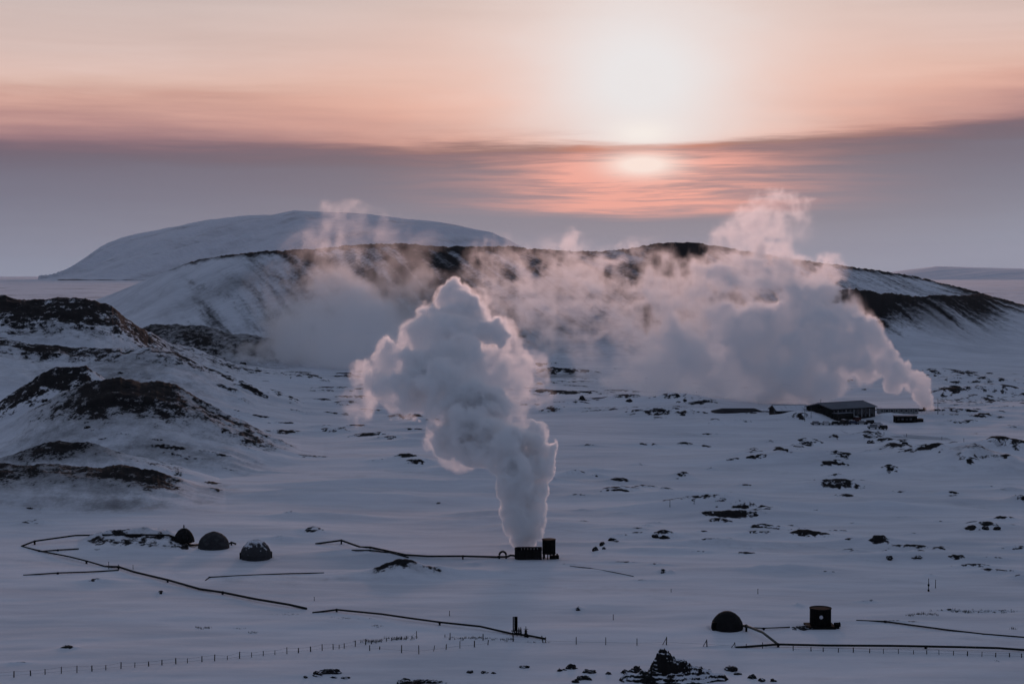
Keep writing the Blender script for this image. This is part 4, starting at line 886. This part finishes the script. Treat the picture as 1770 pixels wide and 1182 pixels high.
# ---------------------------------------------------------------- power plant
def up(px, py, Y): return Vector(at(px, py, Y))
x, y, z = hit(1438, 724); Yb = y
th_ = R(33)
t = thing('power_plant_hall', (x, y, z), th_, 'large plant hall with a dusted gable roof and a row of tall windows', 'building')
Lh, Dh = 27.5, 17.0; eave = up(1424, 707, Yb).z - z; ridge = up(1400, 695, Yb + 8).z - z - .7
def prism(b, x0, x1, y0, y1, z0, ze, zr, thick=0):
    ym = (y0 + y1) / 2
    return b.poly([(x0, y0, z0), (x1, y0, z0), (x1, y1, z0), (x0, y1, z0), (x0, y0, ze), (x1, y0, ze), (x1, y1, ze), (x0, y1, ze), (x0, ym, zr), (x1, ym, zr)],
      [(0, 1, 5, 4), (2, 3, 7, 6), (0, 4, 8, 7, 3), (1, 2, 6, 9, 5), (4, 5, 9, 8), (7, 8, 9, 6), (0, 3, 2, 1)])
prism(MB(), 0, Lh, 0, Dh, -1.5, eave, ridge - .1).build('wall', 'dark', t)
def roof(t, x0, x1, y0, y1, ze, zr, m, ov=.8, th=.35):
    ym = (y0 + y1) / 2; s = (zr - ze) / (ym - y0)
    for sg in (0, 1):
        a = y0 - ov if sg == 0 else y1 + ov; za = ze - s * ov
        P = [(x0 - ov, a, za), (x1 + ov, a, za), (x1 + ov, ym, zr + .02), (x0 - ov, ym, zr + .02)]
        MB().poly(P + [(p[0], p[1], p[2] + th) for p in P], [(0, 1, 2, 3), (4, 5, 6, 7), (0, 1, 5, 4), (1, 2, 6, 5), (2, 3, 7, 6), (3, 0, 4, 7)]).build('roof', m, t)
        # standing seams
        for q in np.linspace(x0 - ov + .5, x1 + ov - .5, int((x1 - x0) / 2.2)):
            MB().tube([(q, a, za + th + .03), (q, ym, zr + th + .05)], .06, 4).build('roof_seam', m, t)
    MB().box(((x0 + x1) / 2, ym, zr + th + .08), (x1 - x0 + 2 * ov, .5, .16)).build('ridge_cap', m, t)
roof(t, 0, Lh, 0, Dh, eave, ridge, M['roof'])
for i in range(11):
    q = 1.2 + i * (Lh - 2.4) / 10
    MB().box((q, -.12, eave * .5 - .3), (.5, .22, eave - .8)).build('pilaster', 'panel' if i % 2 else 'gwall', t)
    if i < 10:
        wb = MB().box((q + 1.26, -.03, eave * .56), (1.7, .12, eave * .55)).build('window', 'glass', t)
        MB().box((q + 1.26, -.11, eave * .56), (1.7, .06, .1)).box((q + 1.26, -.11, eave * .56), (.1, .05, eave * .55)).build('frame', 'gwall', wb)
for i in range(5): MB().box((-.1, 2.5 + i * 3.0, eave * .45), (.12, 1.3, eave * .6)).build('pilaster', 'dark', t)
MB().box((4.5, -2.2, 1.1), (9, 3.4, 3.0)).build('annex', 'dark', t); MB().box((4.5, -2.3, 2.75), (9.6, 4.0, .22)).build('canopy', 'roof', t)
MB().cyl((1.0, Dh / 2, ridge), (1.0, Dh / 2, ridge + 2.2), .06).cyl((.2, Dh / 2, ridge + 1.7), (1.8, Dh / 2, ridge + 1.7), .04).build('antenna', 'black', t)
MB().box((-1.4, 6.5, eave + .4), (1.2, 1.5, .8)).build('vent_box', 'black', t)

x, y, z = hit(1346, 716)
t = thing('office_building', (x, y + 4, z), R(8), 'lower hall with a snow-covered roof joined left of the plant hall', 'building')
e2 = up(1343, 711.5, y).z - z; r2 = up(1360, 700.5, y + 12).z - z
prism(MB(), 0, 15.5, 0, 13, -1.5, e2, r2 - .1).build('wall', 'dark', t); roof(t, 0, 15.5, 0, 13, e2, r2, M['roof2'], ov=.6, th=.25)
for i in range(5): MB().box((3 + i * 2.4, -.05, e2 * .45), (1.3, .12, e2 * .5)).build('window', 'glass', t)
for i in range(4): MB().box((4.2 + i * 2.4, -.08, e2 * .45), (.35, .14, e2 * .8)).build('pilaster', 'gwall', t)
MB().box((-1.0, 1, e2 * .75), (.7, .7, 1.4)).build('chimney', 'gwall', t)

x, y, z = hit(1235, 716)
t = thing('low_building', (x, y + 3, z), R(2), 'long low dark building standing alone left of the plant halls', 'building')
e3 = .6; r3 = up(1280, 706, y + 8).z - z; wv = 24.0
b = MB(); b.poly([(0, 0, e3), (wv, 0, e3 + .3), (wv, 11, e3 + .2), (0, 11, e3), (5, 5.0, r3), (wv - 3.5, 5.0, r3), (wv - 3.5, 6.5, r3), (5, 6.5, r3)], [(0, 1, 5, 4), (1, 2, 6, 5), (2, 3, 7, 6), (3, 0, 4, 7), (4, 5, 6, 7)])
b.build('roof', 'droof', t); MB().box((wv / 2, 5.2, -.6), (wv - .6, 9.6, 2.3)).build('wall', 'dark', t)
for i in range(6): MB().box((7 + i * 2.6, .32, -.1), (1.4, .12, .7)).build('window', 'glass', t)
MB().poly([(5, 4.9, r3 + .05), (wv - 3.5, 4.9, r3 + .05), (wv, -.1, e3 + .4), (wv, -.4, e3 + .4), (9, -.4, e3 + .15)], [(0, 1, 2, 3, 4)]).build('front_slope', 'droof', t)
MB().box((-2, 2, .35), (5, 1.5, .5)).build('wing_wall', 'dark', t); MB().box((wv + 2.3, 4, .7), (6, .4, .5)).build('wing_wall', 'dark', t)

x, y, z = hit(1526, 717)
t = thing('cooling_shed', (x, y + 8, z), R(4), 'long low pale panelled shed between the plant hall and the steam stack', 'building')
hs = 2.3
MB().box((9.5, 2, hs / 2 - .3), (19, 4, hs)).build('wall', 'panel', t); MB().box((9.5, 2, hs - .1), (19.6, 4.6, .25)).build('roof', 'roof2', t)
for i in range(8): MB().box((1.4 + i * 2.35, -.05, hs / 2 + .1), (1.0 if i % 3 else .6, .12, .7)).build('window', 'dark', t)
for i in range(7): MB().box((2.6 + i * 2.35, -.08, hs / 2 - .1), (.18, .15, hs * .9)).build('post', 'dark', t)
x, y, z = hit(1592, 716)
t = thing('stack_basin', (x, y + 6, z), R(-6), 'dark low basin wall at the foot of the right hand steam', 'basin')
MB().box((5.2, 0, .7), (10.5, .4, 1.9)).build('front_wall', 'black', t); MB().box((10.4, 2.5, .8), (.4, 5, 2.1)).build('side_wall', 'black', t); MB().box((5.2, 5, .7), (10.5, .4, 1.9)).build('back_wall', 'black', t)
MB().cyl((4.0, 2.5, 0), (4.0, 2.5, 2.6), 1.5, 1.3, n=20).build('stack', 'black', t)

x, y, z = hit(1550, 732)
t = thing('service_shed', (x, y + 2, z), R(3), 'small dark flat-roofed shed with a lower side bay right of the cars', 'shed')
MB().box((5.0, 2.2, 1.5), (9.8, 4.4, 3.2)).build('wall', 'black', t); MB().box((5.0, 2.2, 3.2), (10.4, 5, .22)).build('roof', 'roof', t)
MB().box((11.4, 2.2, .9), (3.2, 3.6, 2.0)).build('side_bay', 'dark', t)
for i in range(5): MB().box((1.3 + i * 1.9, -.04, 1.8), (1.1, .12, .9)).build('window', 'gwall' if i in (1, 3) else 'glass', t)
MB().box((8.9, -.04, 1.1), (1.0, .12, 2.1)).build('door', 'dark', t)

# light poles
for px, py, hp, lab in ((1621, 716, 27, 'tall lamp pole beside the steam stack'), (1391, 728, 22, 'thin pale pole in front of the office hall'), (1402, 722, 18, 'thin pole at the corner of the plant hall')):
    x, y, z = hit(px, py); h_ = hp * y / F
    t = thing('lamp_pole', (x, y, z), 0, lab, 'pole'); m_ = 'black' if hp == 27 else 'gwall'
    MB().cyl((0, 0, -.2), (0, 0, h_), .13, .07, n=8).build('pole', m_, t); MB().box((-.35, 0, h_), (.9, .22, .12)).build('lamp_head', m_, t)

# ---------------------------------------------------------------- vehicles in front of the hall
def car(paint, kind='car'):
    t = thing('parked_car', (0, 0, 0)); Lc = 4.5; Wc = 1.85
    if kind == 'car': prof = [(-2.2, .45), (-2.25, .9), (-1.6, 1.02), (-1.0, 1.62), (.95, 1.66), (1.75, 1.1), (2.2, .98), (2.25, .45)]
    elif kind == 'jeep': prof = [(-2.2, .55), (-2.2, 1.15), (-1.2, 1.2), (-.75, 1.95), (2.0, 1.95), (2.2, 1.2), (2.2, .55)]
    else: prof = [(-2.6, .5), (-2.6, 1.3), (-2.1, 1.45), (-1.6, 2.3), (2.6, 2.4), (2.65, .5)]
    n_ = len(prof); V_ = [(p[0], -Wc / 2 * (.86 if p[1] > 1.4 else 1), p[1]) for p in prof] + [(p[0], Wc / 2 * (.86 if p[1] > 1.4 else 1), p[1]) for p in prof]
    fs = [tuple(range(n_)), tuple(range(2 * n_ - 1, n_ - 1, -1))] + [(i, (i + 1) % n_, n_ + (i + 1) % n_, n_ + i) for i in range(n_)]
    MB().poly(V_, fs).build('body', paint, t)
    top = max(p[1] for p in prof); zs = (top - .42, top - .12)
    for sg in (-1, 1): MB().poly([(-.95, sg * Wc * .475, zs[0]), (1.35, sg * Wc * .475, zs[0]), (1.0, sg * Wc * .44, zs[1]), (-.7, sg * Wc * .44, zs[1])], [(0, 1, 2, 3)]).build('side_window', 'glass', t)
    MB().box(((prof[2][0] + prof[3][0]) / 2 - .03, 0, (prof[2][1] + prof[3][1]) / 2), (.5, Wc * .8, .08), rot=Matrix.Rotation(-math.atan2(prof[3][1] - prof[2][1], prof[3][0] - prof[2][0]), 4, 'Y')).build('windscreen', 'glass', t)
    for sx in (-1.4, 1.4):
        for sy in (-1, 1):
            wh = MB().cyl((sx, sy * (Wc / 2 - .22), .36), (sx, sy * (Wc / 2 + .02), .36), .37, n=16).build('wheel', 'tyre', t)
    for sy in (-1, 1): MB().box((prof[0][0] - .02, sy * .65, .78), (.08, .3, .16)).build('headlight', 'disc', t)
    for q in (.0,): MB().box((0, 0, top + .04), (2.0 if kind == 'car' else 2.8, Wc * .74, .08)).build('snow_cap', 'roof2', t)
    return t
protos = {}
cars = [(1410, 734, 'silver', 'car', .1, 'silver car with snow on its roof, leftmost of the parked row'), (1428, 734, 'white', 'car', .0, 'pale snow-covered car, second from left in the row'), (1444, 734, 'carblack', 'car', .05, 'dark car third from left in front of the hall'),
 (1459, 734, 'carblack', 'van', -1.2, 'tall dark van nose-on in the middle of the parked row'), (1474, 733, 'blue', 'car', .1, 'dark blue car just right of the tall van'), (1489, 733, 'silver', 'car', -.2, 'grey car right of centre in the parked row'),
 (1481, 729, 'red', 'van', -1.3, 'boxy dark red van standing behind the parked row'), (1502, 733, 'carblack', 'jeep', .2, 'dark jeep at the right end of the parked row'),
 (1508, 741, 'silver', 'jeep', -.15, 'grey off-road car parked forward of the row'), (1526, 742, 'carblack', 'jeep', -1.1, 'black off-road car nearest the road, right of the grey one'), (1517, 736, 'white', 'car', .1, 'pale car behind the two off-road cars')]
for px, py, paint, kind, rz, lab in cars:
    x, y, z = hit(px, py)
    key = (paint, kind)
    if key not in protos: protos[key] = c = car(paint, kind); c.location = (x, y, z - .05); c.rotation_euler = (0, 0, rz)
    else: c = copy_tree(protos[key], (x, y, z - .05), rz)
    if kind == 'van' and c.name.startswith('parked_car'): c.name = 'parked_van'
    tag(c, lab, 'van' if kind == 'van' else 'car', 'vehicles parked before the plant hall')

# marker posts along the road to the plant
def strip(name, pts, width_px, m, label, lift=.05):
    b = MB(); V_ = []
    W = ground_path(pts, 0, 8)
    for p in W:
        k = width_px * p.y * p.y / (F * H) / 2
        V_ += [(p.x, p.y - k, height(p.x, p.y - k) + lift), (p.x, p.y + k, height(p.x, p.y + k) + lift)]
    b.poly(V_, [(2 * i, 2 * i + 2, 2 * i + 3, 2 * i + 1) for i in range(len(W) - 1)])
    o = b.build(name, m, None, True); tag(o, label, None, None, 'structure')
strip('road', [(1455, 745), (1500, 748), (1560, 753), (1640, 759), (1720, 766), (1800, 772)], 2.4, 'track', 'packed snow road leading right from the plant')
for i, px in enumerate((1528, 1567, 1628, 1666, 1738)):
    x, y, z = hit(px, 752 + (px - 1528) * .085); t = thing('road_marker', (x, y, z), 0, ['road stake nearest the plant', 'second road stake from the plant', 'middle one of five stakes along the plant road', 'fourth stake along the plant road', 'road stake nearest the right edge of the photo'][i], 'marker', 'stakes along the plant road')
    MB().cyl((0, 0, -.2), (0, 0, 1.3), .07).build('pole', 'wood', t); MB().box((0, 0, 1.25), (.22, .1, .25)).build('reflector', 'gwall', t)
print('things done', round(time.time() - T0, 1))
# ---------------------------------------------------------------- steam
def steam_material(name, dens, aniso=0.35, color=(0.998, 0.998, 1.0)):
    m = bpy.data.materials.new(name); m.use_nodes = True
    t = NT(m.node_tree); t.n.clear()
    at_ = t.new('ShaderNodeAttribute'); at_.attribute_name = 'density'
    vs_ = t.new('ShaderNodeVolumeScatter'); vs_.inputs['Color'].default_value = color + (1,)
    vs_.inputs['Anisotropy'].default_value = aniso
    t.l.new(t.mul(at_.outputs['Fac'], dens), vs_.inputs['Density'])
    out = t.new('ShaderNodeOutputMaterial'); t.l.new(vs_.outputs[0], out.inputs['Volume'])
    m.cycles.volume_step_rate = 1.0
    return m

def puffs_world(lst):
    out = []
    for p in lst:
        px, py, r, Y = p[:4]; wt = p[4] if len(p) > 4 else 1.0
        x, y, z = at(px, py, Y)
        out.append((x, y, z, r * Y / F, wt))
    return np.array(out, np.float32)

def steam(name, label, lst, vox, mat, bumps=1.4, seed=0.0, warp=0.35, floor_z=-2.0, depthscale=1.0):
    P = puffs_world(lst)
    c, r, wt = P[:, :3], P[:, 3], P[:, 4]
    lo = (c - r[:, None] * 1.52).min(0); hi = (c + r[:, None] * 1.52).max(0)
    lo[2] = max(lo[2], floor_z)
    n = np.maximum(np.ceil((hi - lo) / vox).astype(int) + 1, 4)
    hi = lo + (n - 1) * vox
    best = np.full(n, -1.0, np.float32); wgt = np.zeros(n, np.float32); rad = np.full(n, 1.0, np.float32)
    ax = [lo[i] + np.arange(n[i], dtype=np.float32) * vox for i in range(3)]
    for (cx, cy_, cz, rr, w_) in P:
        R_ = rr * 1.5
        s = []
        for i, q in enumerate((cx, cy_, cz)):
            a = int(max(0, math.floor((q - R_ - lo[i]) / vox))); b = int(min(n[i], math.ceil((q + R_ - lo[i]) / vox) + 1))
            s.append(slice(a, b))
        X = ax[0][s[0]][:, None, None] - cx; Y = ax[1][s[1]][None, :, None] - cy_; Z = ax[2][s[2]][None, None, :] - cz
        d = 1.0 - np.sqrt(X * X + Y * Y * depthscale + Z * Z) / rr
        sub = best[tuple(s)]; m = d > sub
        sub[m] = d[m]; best[tuple(s)] = sub
        g = wgt[tuple(s)]; k = np.clip(d + 0.5, 0, 1) ** 2
        wg = rad[tuple(s)]
        # blended weight and radius
        g2 = g + k
        with np.errstate(divide='ignore', invalid='ignore'):
            f = np.where(g2 > 0, k / np.maximum(g2, 1e-6), 0)
        rad[tuple(s)] = wg * (1 - f) + rr * f
        wgt[tuple(s)] = g2
        if not hasattr(steam, 'wacc') or steam.wacc.shape != best.shape or steam.key != name:
            steam.wacc = np.zeros(n, np.float32); steam.key = name
        sw = steam.wacc[tuple(s)]; steam.wacc[tuple(s)] = sw * (1 - f) + w_ * f
    mask = best > -0.5
    idx = np.nonzero(mask)
    x = ax[0][idx[0]]; y = ax[1][idx[1]]; z = ax[2][idx[2]]
    b = best[mask]; rr = np.maximum(rad[mask], vox * 3); ww = steam.wacc[mask]
    # billows: inverted absolute noise gives round heads with sharp creases
    q = 1.0 / (0.72 * np.median(r)) 
    wx = vnoise3(x * q * 0.7 + seed, y * q * 0.7, z * q * 0.7 + 5); wy = vnoise3(x * q * 0.7, y * q * 0.7 + 9 + seed, z * q * 0.7)
    wz = vnoise3(x * q * 0.7 + 31, y * q * 0.7, z * q * 0.7 + seed)
    k = warp / q
    x2 = x + wx * k; y2 = y + wy * k; z2 = z + wz * k
    s = 0; t = 0; qq = q * 0.5; a = 1.15
    for o in range(6):
        nn = np.abs(vnoise3(x2 * qq + 3 * o + seed, y2 * qq + 7 * o, z2 * qq - 2 * o))
        aw = a * np.clip(rr * qq * 1.3, 0.05, 1.0)          # no billow larger than the puff that carries it
        s = s + aw * (1.0 - 2.2 * nn); t = t + aw; a *= 0.56; qq *= 2.03
    s = s / t
    soft = np.clip((rr / np.median(r) - 0.5) / 1.1, 0, 1)    # old, wide steam has looser edges
    thin = np.clip((0.95 - ww) / 0.5, 0, 1)
    e = b + (s - 0.22) * bumps * (1 + .25 * soft)
    e = np.minimum(e, (b + 0.5) * 2.2)
    ed = 0.13 + 0.42 * soft + 0.60 * thin
    d = np.clip(e / ed, 0, 1); d = d * d * (3 - 2 * d)
    wis = 0.5 + 0.5 * vnoise3(x2 * q * 1.2 + 50, y2 * q * 1.2, z2 * q * 1.2); wi2 = 0.5 + 0.5 * vnoise3(x2 * q * 3.3, y2 * q * 3.3 + 60, z2 * q * 3.3)
    wis = .65 * wis + .35 * wi2
    d = d * ww ** 2.0 * ((1 - thin) * (.7 + .6 * wis) + thin * np.clip(wis * 2.2 - 0.55, 0, 1.5))
    full = np.zeros(n, np.float32); full[mask] = d
    full[0] = 0; full[-1] = 0; full[:, 0] = 0; full[:, -1] = 0; full[:, :, -1] = 0
    N = full.size
    # the density values ride on loose vertices; a volume object turns them into a grid
    me = bpy.data.meshes.new(name + '_values'); me.vertices.add(N)
    at_ = me.attributes.new('rho', 'FLOAT', 'POINT'); at_.data.foreach_set('value', full.ravel())
    src = bpy.data.objects.new(name + '_values', me)          # data only: linked to no collection
    vd = bpy.data.volumes.new(name); ob = bpy.data.objects.new(name, vd); C.objects.link(ob)
    ng = bpy.data.node_groups.new(name + '_grid', 'GeometryNodeTree')
    ng.interface.new_socket('Geometry', in_out='INPUT', socket_type='NodeSocketGeometry')
    ng.interface.new_socket('Geometry', in_out='OUTPUT', socket_type='NodeSocketGeometry')
    g = NT(ng)
    go = g.new('NodeGroupOutput'); gi = g.new('GeometryNodeObjectInfo', transform_space='ORIGINAL'); gi.inputs['Object'].default_value = src
    pos = g.new('GeometryNodeInputPosition'); sp = g.new('ShaderNodeSeparateXYZ'); g.l.new(pos.outputs[0], sp.inputs[0])
    ii = [g.m('ROUND', g.div(g.sub(sp.outputs[i], float(lo[i])), float(vox))) for i in range(3)]
    # integer index (floats run out of digits on large grids)
    def im(op, a, b):
        q_ = g.new('FunctionNodeIntegerMath', operation=op); g.put(q_.inputs[0], a); g.put(q_.inputs[1], b); return q_.outputs[0]
    index = im('ADD', im('MULTIPLY', im('ADD', im('MULTIPLY', ii[0], int(n[1])), ii[1]), int(n[2])), ii[2])
    na = g.new('GeometryNodeInputNamedAttribute', data_type='FLOAT'); na.inputs[0].default_value = 'rho'
    si = g.new('GeometryNodeSampleIndex', data_type='FLOAT', domain='POINT')
    g.l.new(gi.outputs['Geometry'], si.inputs['Geometry']); g.l.new(na.outputs[0], si.inputs['Value'])
    g.l.new(index, si.inputs['Index'])
    vc = g.new('GeometryNodeVolumeCube')
    g.l.new(si.outputs[0], vc.inputs['Density']); vc.inputs['Min'].default_value = tuple(float(a) for a in lo); vc.inputs['Max'].default_value = tuple(float(a) for a in hi)
    for i, nm in enumerate(('Resolution X', 'Resolution Y', 'Resolution Z')): vc.inputs[nm].default_value = int(n[i])
    sm = g.new('GeometryNodeSetMaterial'); g.l.new(vc.outputs[0], sm.inputs[0]); sm.inputs['Material'].default_value = mat
    g.l.new(sm.outputs[0], go.inputs[0])
    md = ob.modifiers.new('grid', 'NODES'); md.node_group = ng
    vd.materials.append(mat)
    print('STEAM', name, n, N, (full > 0).mean(), round(time.time() - T0, 1))
    return ob

main = [
 (914,938,14,400),(904,926,17,400),(920,922,14,401),(899,905,21,401),(918,900,18,402),(896,880,23,403),(917,878,20,404),(902,852,26,405),(920,848,20,407),
 (888,838,24,405),(902,818,32,408),(924,806,25,410),(930,778,25,415),(924,750,19,420),(884,788,38,412),(842,772,36,417),(868,768,32,417),(806,748,38,422),(778,758,26,425),(775,735,26,427),
 (852,722,38,430),(820,700,38,432),(790,700,32,432),(780,672,46,438),(724,682,32,445),(690,668,36,448,.8),(664,650,32,452,.6),(740,650,44,450),(795,640,44,450),(700,628,42,460,.7),
 (775,602,46,465,.9),(845,655,42,455,0.6),(735,600,38,470,.75),(792,556,40,480,.85),(752,568,32,480,.75),(784,522,28,490,.8),(810,545,26,485,.75),(785,500,13,495,.75),(788,486,8,495,.7),(822,590,34,475,.7),(872,650,38,460,0.45),
 (905,690,34,445,0.3),(900,640,40,470,0.3),(940,700,30,450,0.15),(650,680,34,455,0.4),(620,700,30,460,0.18),(860,600,36,480,0.35),(890,740,36,430,0.35)]
plant = [
 (1606,704,7,800),(1601,694,10,800),(1594,682,13,802),(1588,668,16,804),(1574,658,15,808),(1586,652,9,806),(1556,645,17,812),(1540,662,15,812),(1568,632,11,812),(1532,630,20,820),
 (1508,608,24,828),(1528,600,10,828),(1488,578,28,836),(1462,548,28,845),(1512,572,11,832),(1432,512,28,855),(1492,632,28,825),(1462,604,50,840),(1418,574,46,850),(1438,662,28,830),(1395,622,48,850),(1380,545,48,870),
 (1345,505,48,880),(1300,488,40,890),(1330,575,54,880),(1300,635,50,880),(1262,565,54,900),(1240,508,38,910,0.85),(1208,480,30,920,0.55),(1176,488,30,925,0.42),(1250,650,40,900),(1195,620,46,910,0.9),
 (1185,565,46,930,0.9),(1140,600,44,930,0.8),(1120,645,38,925,0.75),(1100,565,44,940,0.55),(1060,650,34,925,.45),(1140,540,44,940,.6),(1345,660,38,870),(1400,675,26,860),(1300,680,24,880),(1220,680,22,900,0.6),(1150,672,20,900,0.4),(1090,670,18,900,0.3),
 (1095,505,46,950,0.5),(1040,485,46,960,0.45),(985,482,52,970,0.42),(925,492,54,980,0.38),(880,520,52,990,0.34),(1010,535,44,970,0.25),(1130,450,34,960,0.2),(960,450,38,970,0.24),(1060,610,36,940,0.2),(905,560,40,985,0.12),(1170,530,40,940,0.3),
 (1243,420,20,1000,0.35),(1262,408,26,1000,0.4),(1295,388,28,1000,0.5),(1322,362,26,1000,0.5),(1345,352,20,1000,0.5),(1368,356,20,1000,0.45),(1392,350,14,1000,0.42),(1405,345,8,1000,0.4),(1345,392,34,1000,0.42),(1292,420,26,1000,0.4),(1378,382,24,1000,0.28),(1390,405,20,1000,0.15),
 (1350,462,34,980,0.5),(1310,448,30,980,0.6),(1410,485,30,940,0.7),(1270,455,28,980,0.4),(1040,625,30,930,0.2),(985,668,24,900,0.12),(985,418,20,1000,0.4),(1008,424,16,1000,0.3),(950,424,15,1000,0.25),(1095,424,16,1000,0.4),(1075,428,12,1000,.3)]
field = [
 (395,606,14,1180,0.4),(425,610,18,1180,0.7),(460,612,22,1180,0.8),(500,614,28,1180),(545,612,34,1185),(590,606,40,1185),(635,606,42,1190),(680,612,36,1190),(520,575,40,1190),(565,555,48,1190),(600,515,48,1195,0.8),
 (560,500,44,1195,0.6),(505,520,38,1200,0.5),(640,560,46,1190),(545,445,36,1210,0.3),(545,400,30,1210,0.45),(572,392,34,1210,0.5),(610,390,36,1210,0.45),(655,405,36,1210,0.3),(690,440,46,1210,0.3),(705,490,50,1200,0.35),
 (620,445,50,1210,0.35),(700,560,44,1195,0.7),(470,525,34,1200,0.3),(740,620,40,1180,0.6),(800,630,36,1150,0.5),(850,635,30,1130,0.4)]
plant = [(a, b, c, d, (e[0] if e else 1.0) * (0.62 + .38 * min(max((a - 1080) / 330, 0), 1) if not e else 1) * (.72 if b < 530 and not e else 1)) for a, b, c, d, *e in plant]
field += [(740, 560, 60, 1180, .4), (800, 540, 60, 1180, .35), (860, 560, 60, 1180, .3), (930, 590, 50, 1160, .25), (660, 480, 50, 1200, .4), (480, 480, 30, 1210, .25)]
main += [(848, 587, 26, 472, .9), (852, 578, 22, 466, .95)]
_q = random.Random(4)
def veils(lst, cond, w_, n_=1):
    out = []
    for p in lst:
        if not cond(p) or (len(p) > 4 and p[4] < .5): continue
        for _ in range(n_):
            a = _q.uniform(0, 6.28); d = _q.uniform(.6, 1.15) * p[2]
            out.append((p[0] + math.cos(a) * d, p[1] + math.sin(a) * d * .8, p[2] * _q.uniform(.55, .95), p[3] + _q.uniform(-6, 14), w_ * _q.uniform(.6, 1.2)))
    return out
main += veils(main, lambda p: p[1] < 770, .42, 2)
plant += veils(plant, lambda p: p[0] < 1480 and p[1] < 690, .42, 1)
plant += [(1090, 620, 44, 925, .42), (1030, 600, 44, 930, .3), (1180, 660, 34, 915, .6), (1080, 660, 26, 915, .45), (1010, 655, 22, 930, .3), (860, 470, 50, 990, .3), (1000, 510, 60, 970, .4), (930, 540, 60, 975, .34), (1200, 520, 60, 930, .5), (1150, 500, 50, 940, .5), (1240, 460, 40, 960, .4), (1070, 560, 50, 940, .4)]
field += [(600, 470, 60, 1200, .5), (560, 520, 56, 1195, .65), (500, 560, 44, 1195, .7), (560, 590, 46, 1190, 1), (620, 540, 56, 1190, .95), (670, 580, 54, 1190, .95), (720, 520, 60, 1190, .55), (760, 600, 54, 1180, .6), (540, 430, 46, 1210, .36), (600, 420, 46, 1210, .4), (660, 440, 50, 1210, .36), (720, 450, 46, 1210, .3), (580, 380, 26, 1210, .5), (690, 400, 30, 1210, .3), (450, 500, 30, 1210, .2)]
field = [(p[0], p[1], p[2], p[3], (p[4] if len(p) > 4 else 1.0) * .86) for p in field]
m1 = steam_material('steam_dense', 2.6, 0.56)
m2 = steam_material('steam_far', 0.5, 0.56)
m3 = steam_material('steam_field', 0.20, 0.56)
s1 = steam('steam_plume', 'white steam column rising from the wellhead shed in the middle of the snowfield', main, 0.32, m1, seed=1.0)
s2 = steam('steam_plume', 'broad bank of steam blowing left from the stack beside the power plant hall', plant, 0.95, m2, seed=4.0)
s3 = steam('steam_plume', 'pale steam cloud drifting low behind the left hills and up over the crater rim', field, 1.3, m3, seed=8.0)
for s_ in (s1, s2, s3): tag(s_, None, 'steam')
s1['label'] = 'white steam column rising from the wellhead shed in the middle of the snowfield'
s2['label'] = 'broad bank of steam blowing left from the stack beside the power plant hall'
s3['label'] = 'pale steam cloud drifting low behind the left hills, up over the crater rim'
